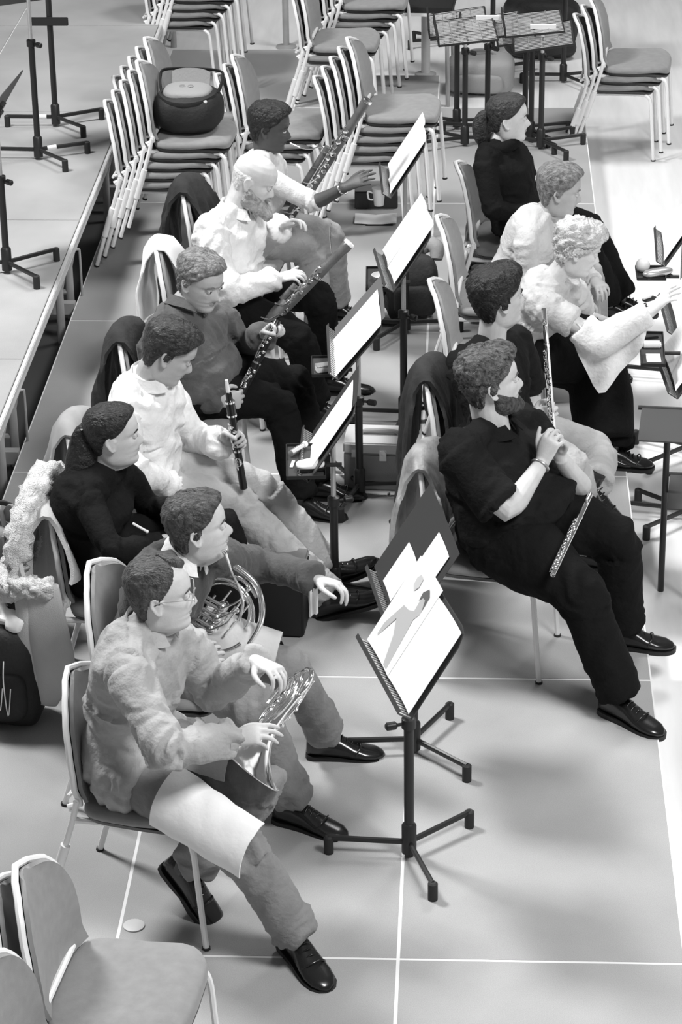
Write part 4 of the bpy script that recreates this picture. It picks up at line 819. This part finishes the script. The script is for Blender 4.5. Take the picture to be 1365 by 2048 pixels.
# ------------------------------------------------------------------ coats over chairs, bags, cases
def local(M_,P): return np.asarray(P)@np.array(M_)[:3,:3].T+np.array(M_)[:3,3]
def drape(name,label,cat,cx,cy,rz,front,back,w,mt,seed=1,thick=.012,fold=.02,top=.83,off=.022,flare=.0,extra=None):
    """cloth folded over a chair back; front/back: lowest height on each side"""
    Mx=Matrix.Translation((cx,cy,0))@rotz(R(rz)); prof=[]
    for z in np.linspace(front,top-.02,10): prof.append((float(np.interp((z-.475)/.345,[0,.12,.3,.55,.8,.92,1],[-.200,-.216,-.218,-.226,-.246,-.262,-.278]))+off+.012,z))
    prof+=[(-.262,top+.012),(-.285,top+.016),(-.305,top)]
    for z in np.linspace(top-.04,back,16): prof.append((-.305-off-.02*math.sin((top-z)*4)-.05*(top-z)*flare,z))
    vs=np.linspace(-1,1,26); P=[]
    for i,(x,z) in enumerate(prof):
        drop=abs(top-z); ww=w*(.62+.38*min(1,drop/.25))*(1+flare*.15*drop); row=[]
        for v in vs: row.append((x+.035*v*v*(1 if z>.4 else .4),v*ww,z-.03*v*v*(drop<.1)))
        P.append(row)
    P=np.array(P); q=P.reshape(-1,3); n=(vnoise(q*V(3,13,3.5),seed)+.5*vnoise(q*V(7,27,7),seed+3)).reshape(P.shape[:2]); dr=np.clip(np.abs(top-P[:,:,2])/.15,.25,1.4); sgn=np.where(np.arange(len(prof))<11,1,-1)[:,None]
    P[:,:,0]+=sgn*fold*(n*.7+.5)*dr; P[-1,:,2]+=.02*vnoise(P[-1]*V(2,9,2),seed+8); P[0,:,2]+=.015*vnoise(P[0]*V(2,9,2),seed+9)
    t=thing(name,label,cat,(cx,cy,0),R(rz)); m=MB().grid(P,-thick); o=m.build('cloth_body',mt,t,angle=80); return t,Mx
def sleeve(t,Mx,pts,r,mt,seed=0,name='sleeve',flat=.55,up=(0,1,0)):
    m=MB(); m.tube(crv(pts,7),r,18,r2=[x*flat for x in r],up=up); v=m.v[0]; m.v[0]=v+.010*np.stack([vnoise(v*V(20,20,9),seed),vnoise(v*V(20,20,9),seed+2),vnoise(v*9,seed+5)],1)
    return m.build(name,mt,t,angle=180)
t,Mx=drape('jacket','mottled leather jacket over the chair of the bearded flautist','jacket',.30,2.0,-12,.55,.36,.235,'leather_jacket',3,.014,.022)
for i,(y,z) in enumerate(((-.17,.60),(-.20,.47),(-.19,.72))): MB().ball((-.352,y,z),(.006,.009,.009),10).build('button','shoe_leather',t)
drape('jacket','black jacket over the chair of the flautist in khaki trousers','jacket',.30,2.85,-8,.5,.20,.24,'dark_jacket',7,.015,.03)
t,Mx=drape('cloth','white cloth hanging over the chair back of the bald bassoonist','cloth',-.93,4.28,-6,.52,.42,.15,'white_cloth',5,.006,.03)
t,Mx=drape('jacket','dark jacket hanging over the chair of the bassoonist in white','jacket',-.90,5.12,-6,.5,.12,.235,'dark_jacket',11,.016,.035)
drape('jacket','dark jacket hung behind the man in the slate shirt','jacket',-.97,3.24,-6,.5,.30,.225,'dark_jacket',17,.014,.03)
drape('cloth','grey cloth over the chair of the clarinettist in white','cloth',-1.05,2.30,-6,.5,.45,.22,'coat_mid',19,.01,.03)
t,Mx=drape('coat','pale coat with thick fur trim over the chair of the long haired woman','coat',-1.02,1.64,-8,.60,.30,.30,'coat_grey',13,.016,.03)
def fur(pts,r,seed,name='fur_trim'):
    m=MB(); P=crv(pts,8); m.tube(P,r,26); v=m.v[0]; c=np.repeat(P,26,axis=0); n=v-c; ln=np.linalg.norm(n,axis=1,keepdims=True)+1e-6; m.v[0]=v+n/ln*(.016*vnoise(v*55,seed)+.012*vnoise(v*110,seed+2)+.008*vnoise(v*22,seed+4))[:,None]; return m.build(name,'fur',t,angle=180)
fur([(-.30,.20,.80),(-.315,.05,.855),(-.32,-.08,.85),(-.335,-.20,.76),(-.35,-.24,.66),(-.365,-.255,.57)],[.035,.05,.052,.048,.045,.03],2)
fur([(-.39,.10,.60),(-.40,-.05,.555),(-.40,-.17,.535),(-.37,-.255,.56),(-.32,-.275,.58)],[.04,.055,.062,.055,.03],6)
sleeve(t,Mx,[(-.25,-.275,.58),(-.235,-.285,.42),(-.225,-.285,.25),(-.255,-.28,.09)],[.062,.075,.078,.035],'coat_grey',3,'coat_front',.38,(1,0,0))
sleeve(t,Mx,[(-.315,-.265,.55),(-.315,-.28,.38),(-.305,-.285,.22),(-.295,-.28,.12)],[.034,.038,.036,.028],'coat_grey',8,'sleeve',.7,(1,0,0))
fur([(-.375,-.24,.56),(-.325,-.285,.575),(-.27,-.30,.585),(-.20,-.285,.58)],[.03,.042,.042,.028],11)
MB().grid(np.array([[(-.36-.04*u_,.05-.28*u_*(1-.2*v_),.80-.22*v_-.06*u_) for u_ in np.linspace(0,1,8)] for v_ in np.linspace(0,1,8)]),.008).build('lining','coat_mid',t)
# cloths laid on laps
def lap(name,label,cat,a,b,r,a0,a1,mt,seed,t0=0.,t1=1.,skew=0.):
    a,b=np.asarray(a),np.asarray(b); d=nrm(b-a); s=nrm(np.cross(V(0,0,1),d)); u=np.cross(d,s); P=[]
    for i,x in enumerate(np.linspace(t0,t1,16)):
        row=[]
        for q in np.linspace(a0,a1,20):
            rr=r*(1.02-.2*x)+.006; p=a+(b-a)*(x+skew*(q-a0)/(a1-a0))+ (u*math.cos(R(q))-s*math.sin(R(q)))*rr; row.append(p)
        P.append(row)
    P=np.array(P); n=vnoise(P.reshape(-1,3)*14,seed).reshape(P.shape[:2]); P+=u*(np.abs(n)*.012)[:,:,None]
    c=P.reshape(-1,3).mean(0); t=thing(name,label,cat,c); m=MB().grid(P,.005); return tag_part(m.build('cloth_body',mt,t,world=True,angle=80),t)
def tag_part(o,t): return t
j=PP[1]; lap('cloth','white cloth draped over the near thigh of the front horn player','cloth',j['hR'],j['knR'],.115,-15,105,'white_cloth',3,.42,1.10,.05)
j=PP[1]; lap('cloth','small grey cloth under the horn of the front player','cloth',j['hL'],j['knL'],.105,-30,80,'pale_cloth',31,.38,.72,.05)
j=PP[2]; lap('cloth','pale grey cloth across the lap of the second horn player','cloth',j['hL'],j['knL'],.112,-70,85,'pale_cloth',5,.30,.88,.05)
# bags
def blob(c,s,e=.6,seed=0,amp=.012,n=36,fr=9,flat=True):
    m=MB(); rings=[]; k=n//2
    for i in range(k+1):
        th=math.pi*(i+.03)/(k+.06)-math.pi/2; a=np.arange(n)*2*math.pi/n; f=lambda x,p: np.sign(x)*np.abs(x)**p
        rings.append(np.stack([f(np.cos(th),e)*f(np.cos(a),e),f(np.cos(th),e)*f(np.sin(a),e),np.full(n,f(np.sin(th),e))],1)*np.array(s))
    v=np.array(rings); q=v.reshape(-1,3); nn=q/(np.linalg.norm(q,axis=1,keepdims=True)+1e-6); q=q+nn*(amp*vnoise(q*fr,seed)+amp*.5*vnoise(q*fr*2.3,seed+2))[:,None]
    if flat: q[:,2]=np.maximum(q[:,2],-s[2]*.97)
    return m.loft(q.reshape(v.shape)+np.array(c))
def bag(name,label,cat,loc,size,rz=0,mt='bag_black',seed=0,e=.55,amp=.014,handle=True,pocket=True,group=None):
    t=thing(name,label,cat,loc,rz,group); sx,sy,sz=size; blob((0,0,sz),(sx,sy,sz),e,seed,amp).build('bag_body',mt,t,angle=180)
    if pocket: blob((0,-sy*.93,sz*.75),(sx*.72,.035,sz*.5),.5,seed+3,.006).build('pocket',mt,t,angle=180)
    if handle: MB().tube(crv([(-sx*.4,0,sz*1.9),(-sx*.35,0,sz*2.15),(0,0,sz*2.28),(sx*.35,0,sz*2.15),(sx*.4,0,sz*1.9)],6),.011,8,r2=.006).build('handle',mt,t)
    return t
P=at(45,1462,Z=0)
t=bag('duffel_bag','large black bag on the deck at the left edge','bag',(P[0]-.065,P[1]+.10,0),(.145,.11,.20),R(-5),'bag_black',3,.5)
m=MB()
for i in range(3): m.tube(crv([(-.03+.03*i,-.118,.30),(-.035+.033*i,-.144,.22),(-.02+.03*i,-.146,.13-.02*i),(-.005+.03*i,-.142,.20)],6),.0022,6)
m.build('white_cord','white_cloth',t)
t=thing('sock_bundle','crumpled white cloth bundle lying on the black bag','cloth',(P[0]-.03,P[1]+.08,.395),R(-20)); m=MB(); 
m.tube(crv([(-.16,.0,.03),(-.08,.01,.045),(.0,-.01,.03),(.07,-.02,.03),(.10,-.01,.01)],7),[.030,.045,.038,.034,.012],18); v=m.v[0]; m.v[0]=v+.014*np.stack([vnoise(v*28,1),vnoise(v*28,4),vnoise(v*28,8)],1); m.build('crumpled_cloth','white_cloth',t,angle=180)
MB().tube([(-.02+.045*math.cos(q),-.035+.006*math.sin(3*q),.012+.032*math.sin(q)) for q in np.linspace(0,6.28,18,endpoint=False)],.011,8,loop=True).build('loop','white_cloth',t)
P=at(40,1290,Z=0); bag('backpack','black rucksack behind the bag at the left edge','bag',(P[0]-.06,P[1]+.13,0),(.17,.13,.24),R(6),'bag_black',9,.55,.016)
P=at(40,1130,Z=.45); t=bag('soft_case','dark grey soft case on top of the rucksack, left edge','bag',(P[0]-.05,P[1]+.05,.47),(.13,.10,.07),R(10),'bag_grey',13,.6,.012,handle=False,pocket=False)
for i in range(3): MB().tube(crv([(-.10+.055*i,.02,.10),(-.10+.055*i,.0,.17),(-.075+.055*i,-.02,.20),(-.06+.055*i,-.03,.12)],5),.020,10,r2=.009).build('strap','bag_grey',t)
P=at(822,650,Z=0); t=bag('backpack','black rucksack standing behind the stand of the bald bassoonist','bag',(P[0]+.0,P[1]+.12,0),(.14,.11,.165),R(8),'bag_black',21,.6,.020)
MB().tube(crv([(.06,.06,.33),(.10,.05,.36),(.13,.02,.345),(.125,-.01,.30)],5),[.03,.04,.04,.03],12).build('flap','bag_grey',t); MB().tube(crv([(-.13,-.02,.18),(-.16,-.05,.09),(-.19,-.08,.02),(-.14,-.12,.012),(-.05,-.13,.012)],5),.014,8,r2=.006).build('strap','bag_black',t)
MB().tube(crv([(.14,-.05,.2),(.18,-.1,.12),(.17,-.14,.04),(.22,-.16,.012)],5),.011,8,r2=.005).build('strap','bag_black',t)
P=at(880,860,Z=0); bag('handbag','black bag under the chair of the blonde woman','bag',(P[0]+.05,P[1]+.08,0),(.13,.16,.13),R(4),'bag_black',31,.6)
P=at(925,640,Z=0); bag('handbag','black bag under the chair of the woman in the pale jumper','bag',(P[0]+.08,P[1]+.1,0),(.12,.14,.12),R(4),'bag_black',37,.6)
P=at(940,530,Z=0); bag('handbag','black bag under the chair of the woman with a ponytail','bag',(P[0]+.10,P[1]+.1,0),(.12,.14,.12),R(4),'bag_black',41,.6)
# round bag on the stack
t=thing('shoulder_bag','round black bag with grey flap sitting on a chair stack','bag',(-1.265,6.37,.69),R(-6)); blob((0,0,.115),(.18,.165,.115),.75,5,.008).build('bag_body','bag_black',t,angle=180)
f_=blob((0,-.01,.205),(.125,.115,.038),.75,6,.004).build('flap','bag_grey',t,angle=180)
for s in(-1,1): MB().lathe([(.008,0),(.014,.0),(.014,.005),(.008,.005)],14,Matrix.Translation((s*.022,-.035,.243))).build('eyelet','silver',f_)
MB().tube(crv([(-.135,.06,.19),(-.14,-.05,.195),(-.08,-.135,.185),(0,-.155,.18),(.08,-.135,.185),(.14,-.05,.195),(.135,.06,.19)],6),.016,8,r2=.010).build('zip_band','bag_black',t)
MB().grid(np.array([[(-.10+.20*v_,.085+.02*u_,.215+.085*u_*(1-.25*abs(2*v_-1)**3)) for v_ in np.linspace(0,1,12)] for u_ in np.linspace(0,1,6)]),.012).build('raised_flap','bag_grey',t,angle=80)
MB().tube(crv([(-.15,.03,.19),(-.165,.09,.25),(-.13,.125,.285),(.13,.125,.285),(.165,.09,.25),(.15,.03,.19)],6),.014,8,r2=.007).build('strap','bag_black',t); MB().box((.105,-.118,.188),(.035,.012,.014)).build('buckle','white_tape',t,bevel=.002)
# grey metal case
A=at(692,984,Z=0);B=at(828,984,Z=0); c=(A+B)/2; w_=.30; t=thing('metal_case','grey metal carrying case with latch and top handle','case',(c[0]+.0,c[1]+.115,0),R(-3))
MB().box((0,0,.085),(w_,.20,.17)).build('case_body','case_grey',t,bevel=.006); l_=MB().box((0,0,.197),(w_+.004,.204,.05)).build('lid','case_light',t,bevel=.006)
MB().tube(crv([(-.075,0,.224),(-.06,0,.238),(.06,0,.238),(.075,0,.224)],5),.008,8,r2=.012).build('handle','case_grey',l_); MB().box((0,0,.2235),(.17,.03,.003)).build('handle_plate','stand_rod',l_)
MB().box((.02,-.104,.168),(.03,.006,.05)).lathe([(.0,0),(.013,0),(.013,.008),(.0,.009)],14,Matrix.Translation((.02,-.106,.18))@Matrix.Rotation(R(90),4,'X')).build('latch','stand_rod',t,bevel=.001)
MB().box((-.105,-.103,.172),(.02,.005,.03)).build('hinge_clip','stand_rod',t)
# black box near the second horn player
A=at(612,1280,Z=0); t=thing('instrument_case','tall black box case with grey top beside the second horn player','case',(A[0]-.135,A[1]+.13,0),R(-4)); MB().box((0,0,.135),(.27,.22,.27)).build('case_body','box_black',t,bevel=.010); MB().box((0,0,.2745),(.268,.218,.016)).build('lid','box_top',t,bevel=.006); MB().tube(crv([(-.06,0,.283),(-.05,0,.298),(.05,0,.298),(.06,0,.283)],4),.007,8).build('handle','box_black',t)
# clarinet pegs
for px,py,h,lab in ((546,1032,.075,'small black instrument peg by the grey trouser leg, farther one'),(580,1064,.115,'black instrument peg with flared foot, nearer one')):
    P=at(px,py,Z=0); t=thing('instrument_peg',lab,'instrument stand',P); MB().lathe([(.0,0),(.034,0),(.034,.006),(.02,.02),(.0095,.045),(.0085,h),(.006,h+.012),(0,h+.014)],20).build('peg','ebony',t); MB().lathe([(.033,0),(.037,0),(.037,.004),(.033,.007)],20).build('foot_ring','rubber',t)
# clip-on shelves
def shelf(label,c,w,d,rz,post=None):
    t=thing('clip_shelf',label,'shelf',c,rz); MB().box((0,0,0),(w,d,.006)).build('tray','stand_desk',t,bevel=.0015)
    m=MB(); m.box((0,-d/2,.006),(w,.004,.014)); m.box((0,d/2,.006),(w,.004,.014)); m.box((-w/2,0,.006),(.004,d,.014)); m.box((w/2,0,.006),(.004,d,.014)); m.build('rim','stand_black',t)
    MB().tube([(w*.4,0,-.012),(w*.4+.08,0,-.012)],.009,8).build('clamp_arm','stand_black',t); return t
c=at(612,925,Z=.60); shelf('black clip-on shelf with small tools on the stand of the clarinets',c,.15,.30,R(4))
t=thing('tube','small clear tube with pale cap on the clip-on shelf','tube',c+V(-.035,.08,.010),R(60)); MB().tube([(-.05,0,.012),(.0,0,.012),(.04,0,.012)],[.012,.012,.009],14).build('tube_body','stand_rod',t); MB().tube([(.038,0,.012),(.055,0,.012)],.012,14).build('cap','white_tape',t)
t=thing('folding_tool','white folded tissue with a dark clip on the clip-on shelf','tissue',c+V(.02,-.06,.004),R(12)); blob((0,0,.018),(.055,.035,.018),.8,3,.012).build('tissue_body','white_cloth',t,angle=180); MB().box((.0,-.035,.008),(.11,.014,.012)).build('dark_clip','ebony',t,bevel=.002)
t=thing('reed','slim pale reed on the clip-on shelf','reed',c+V(-.05,-.03,.004),R(85)); MB().box((0,0,.003),(.06,.012,.003)).build('blade','ivory',t)
c=at(648,735,Z=.62); shelf('small clip-on shelf under the page by the metal case',c,.10,.20,R(4)); t=thing('reed_case','pale small box on the shelf by the metal case','box',c+V(0,-.05,.004),R(20)); MB().box((0,0,.014),(.06,.04,.026)).build('box_body','white_tape',t,bevel=.003); MB().box((0,0,.029),(.062,.042,.006)).build('lid','stand_rod',t,bevel=.002)
c=at(762,560,Z=.66); shelf('clip-on shelf with a white cup beside the bald bassoonist',c,.13,.28,R(2)); t=thing('dish','white shallow dish on the shelf beside the bald bassoonist','dish',c+V(.0,.0,.004)); MB().lathe([(0,0),(.03,0),(.042,.022),(.040,.022),(.028,.004),(0,.004)],22).build('dish_body','white_tape',t); t=thing('reed_case','dark box with pale edge on the shelf beside the bald bassoonist','box',c+V(.02,-.09,.004),R(-12)); MB().box((0,0,.012),(.09,.05,.022)).build('box_body','ebony',t,bevel=.003); MB().box((0,-.026,.014),(.085,.004,.008)).build('pale_edge','white_tape',t)
# cup, box, papers
c=at(752,418,Z=0); t=thing('storage_box','low dark box under a paper cup beside the chair stack','box',(c[0],c[1]+.09,0),R(2)); MB().box((0,0,.05),(.24,.18,.10)).build('box_body','stand_desk',t,bevel=.006); MB().box((0,0,.1025),(.236,.176,.006)).build('lid','box_top',t,bevel=.002)
c=at(758,414,Z=.106); t=thing('paper_cup','white paper cup on the low dark box','cup',(c[0],c[1]+.03,.107)); MB().lathe([(.0,0),(.026,0),(.036,.095),(.039,.097),(.037,.099),(.034,.095),(.024,.004),(0,.004)],26).build('cup_body','white_tape',t); MB().tube(crv([(-.033,0,.07),(-.06,0,.075),(-.055,0,.035),(-.03,0,.03)],5),.005,8).build('handle','white_tape',t)
c=at(752,432,Z=.03); t=thing('music_book','white open booklet lying on the deck near the paper cup','booklet',(c[0],c[1],0),R(1)); MB().grid(np.array([[(x,y,.012+.010*abs(math.sin(x*14))) for y in np.linspace(-.07,.07,5)] for x in np.linspace(-.115,.115,13)]),.010).build('pages','paper',t); MB().box((.02,-.004,.004),(.15,.15,.006)).build('cover','box_black',t)
# right-hand side shelves and things
c=at(1302,548,Z=.58); shelf('clip-on shelf with a white ball at the right edge',c,.13,.16,R(0)); t=thing('ball','white round ball on the right-edge shelf','ball',c+V(-.035,.02,.036)); MB().ball((0,0,0),.033,26).build('ball_body','white_tape',t); t=thing('spectacle_case','grey spectacle case on the right-edge shelf','case',c+V(.03,-.04,.004),R(25)); blob((0,0,.02),(.075,.028,.018),.8,3,.002).build('case_body','stand_rod',t,angle=180); MB().box((0,.0,.004),(.13,.05,.004)).build('cloth','stand_black',t)
c=at(1300,598,Z=.5); t=thing('clip','pale and dark plastic clip below the right-edge shelf','clip',c,R(40)); MB().box((0,0,0),(.07,.03,.012)).build('clip_body','stand_desk',t,bevel=.003); MB().box((-.02,.0,.014),(.05,.02,.012)).build('jaw','white_tape',t,bevel=.003)
c=at(1305,700,Z=.62); shelf('clip-on shelf with reeds and a card in front of the right edge',c,.10,.36,R(-2)); 
for i,(dy,n_,mt,lab,sz) in enumerate(((.12,'pencil','ebony','black pencil on the reed shelf, upper end',(.07,.012,.008)),(.03,'reed_case','ivory','pale oval reed case in the middle of the reed shelf',(.08,.05,.02)),(-.10,'card','paper','white card at the near end of the reed shelf',(.06,.09,.003)))):
    t=thing(n_,lab,n_.replace('_',' '),c+V(-.0,dy,.004),R(15 if i==0 else 0)); MB().box((0,0,sz[2]/2),sz).build(n_+'_body',mt,t,bevel=min(sz)*.3)
for px,py,z,lab in ((1328,850,.55,'plain dark shelf plate on the right-edge stand, upper one'),(1385,985,.30,'plain dark shelf plate on the right-edge stand, lower one')):
    c=at(px,py,Z=z); t=thing('shelf_plate',lab,'shelf',c,R(-6)); MB().box((0,0,0),(.19,.34,.006)).build('plate','stand_desk',t,bevel=.002); MB().tube([(-.11,.165,0),(.10,.165,0)],.010,10).build('front_rod','stand_black',t); MB().tube([(.02,-.1,-.003),(.02,-.1,HF-z)],.013,10).build('support','stand_black',t)
# small cable ring, paper crumb on the deck
c=at(268,1852,Z=0); t=thing('floor_socket','small round black floor socket with pale rim','floor socket',c); MB().lathe([(0,.002),(.028,.002),(.028,.004),(0,.004)],20).build('plug','rubber',t); MB().lathe([(.028,0),(.035,0),(.035,.004),(.028,.006)],20).build('rim','case_light',t)
# shallow black bench with pale edge far back
c=at(745,40,Z=.4); t=thing('table','dark low table with pale edge, far back behind the stacks','table',(c[0]+.15,c[1]+.2,HF),R(-4)); MB().box((0,0,.62),(.75,.5,.05)).build('tabletop','box_black',t,bevel=.004); MB().box((0,-.252,.60),(.75,.008,.02)).build('edge','white_tape',t)
for sx in(-1,1):
    for sy in(-1,1): MB().tube([(sx*.34,sy*.22,.6),(sx*.35,sy*.23,0)],.014,8).build('leg','riser_metal',t)
# ------------------------------------------------------------------ the parked stands at the back
def parked(label,px,py,h,dyaw,tilt,W,H,oy=0,legs=(170,50,-70),bar=False,base=0.,solid=False):
    P=at(px,py,Z=base); t,D=stand(label,(P[0],P[1]),h,dyaw,tilt,W,H,oy,legs,'parked music stands',base_z=base,split=.88,ridge=False,desk=solid)
    Dl=D.copy(); Dl[:3,3]-=np.array(t.location); m=MB()
    if not solid:
        MB().tube([(x,y,0) for x,y in ((-W/2,-H/2),(W/2,-H/2),(W/2,H/2),(-W/2,H/2))],.007,8,loop=True).tube([(-W/2,0,-.006),(W/2,0,-.006)],.007,6).tube([(-W/2,-H/2,0),(-W/2,-H/2,.05),(W/2,-H/2,.05),(W/2,-H/2,0)],.006,6).xf(Dl).build('rack_frame','stand_black',t)
        for i in range(17): x=-W/2+W*(i+.5)/17; m.tube([(x,-H/2,.05),(x,-H/2,.004),(x,H/2,.004)],.0026,6)
        for y in (-H*.25,H*.25): m.tube([(-W/2,y,.006),(W/2,y,.006)],.0026,6)
        m.xf(Dl).build('wire_rack','stand_rod',t)
    if bar: MB().box((Dl[0,3],Dl[1,3],Dl[2,3]+.06),(.15,.03,.022)).tube([(Dl[0,3],Dl[1,3],Dl[2,3]+.06),(Dl[0,3],Dl[1,3],Dl[2,3]-.05)],.010,8).build('pale_bar','white_tape',t)
parked('parked stand at the front left of the cluster, crossed legs',914,258,.66,182,8,.5,.34,legs=(160,220,5))
parked('parked stand nearest in the cluster, left of the seated woman',930,292,.70,184,5,.52,.34,legs=(205,150,-5))
parked('parked stand with pale bar in the middle of the cluster',975,270,.66,178,10,.5,.34,bar=True,legs=(170,50,-70))
parked('parked stand behind the ponytail woman, legs to the right',1050,270,.64,182,7,.5,.36,legs=(12,150,-60))
parked('parked stand beside it, second of the right pair',1062,284,.72,182,5,.46,.34,legs=(22,170,-60))
parked('parked stand with pale bar nearest the ponytail woman, right pair',1082,298,.68,180,8,.5,.34,bar=True,legs=(20,170,-58))
parked('parked stand at the back right of the cluster',1127,165,.62,182,8,.56,.40,legs=(182,15,-58),base=HF,solid=True)
parked('parked stand at the back left, black desk tipped steeply',895,92,.72,215,72,.55,.34,legs=(200,150,20),base=HF,solid=True)
parked('parked stand behind the cluster, black desk leaning over the racks',985,150,.78,228,60,.5,.34,legs=(200,150,20),base=HF,solid=True)
P=at(1080,120,Z=HF); bag('kit_bag','black soft bag on the floor at the back right of the parked stands','bag',(P[0],P[1]+.1,HF),(.26,.16,.20),R(-4),'bag_black',57,.5,.02)
P=at(962,190,Z=HF); bag('kit_bag','dark rounded case on the floor under the parked stands','case',(P[0],P[1]+.1,HF),(.22,.15,.12),R(-4),'bag_grey',51,.45,.006)

a=PP[3]['jp'](266,1047,-.14); b_=PP[3]['jp'](294,1063,-.16); t=thing('stick','thin pale stick in the lap of the long haired woman','stick',a); MB().tube([V(0,0,0),b_-a],.005,8).build('shaft','ivory',t); MB().ball(b_-a,.007,10).build('tip','ivory',t)
# ------------------------------------------------------------------ light
def area(name,loc,target,size,power,sy=None):
    ld=bpy.data.lights.new(name,'AREA'); ld.energy=power; ld.shape='RECTANGLE'; ld.size=size; ld.size_y=sy or size
    o=bpy.data.objects.new(name,ld); COL.objects.link(o); o.location=loc
    o.rotation_euler=(Vector(target)-Vector(loc)).to_track_quat('-Z','Y').to_euler(); return o
area('hall_lamp',(-4.6,4.0,8.0),(0,1.5,0),1.6,900)
area('hall_lamp',(3.4,-2.5,7.5),(0,2,0),2.0,600)
area('hall_lamp',(2.6,8.5,8.0),(0.8,5,0),2.2,350)
w=bpy.data.worlds.new('hall'); sc.world=w; w.use_nodes=True; w.node_tree.nodes['Background'].inputs['Color'].default_value=(1,1,1,1); w.node_tree.nodes['Background'].inputs['Strength'].default_value=.15
vs=sc.view_settings; vs.view_transform='Standard'; vs.look='None'; vs.exposure=.04; vs.gamma=1.; vs.use_curve_mapping=False
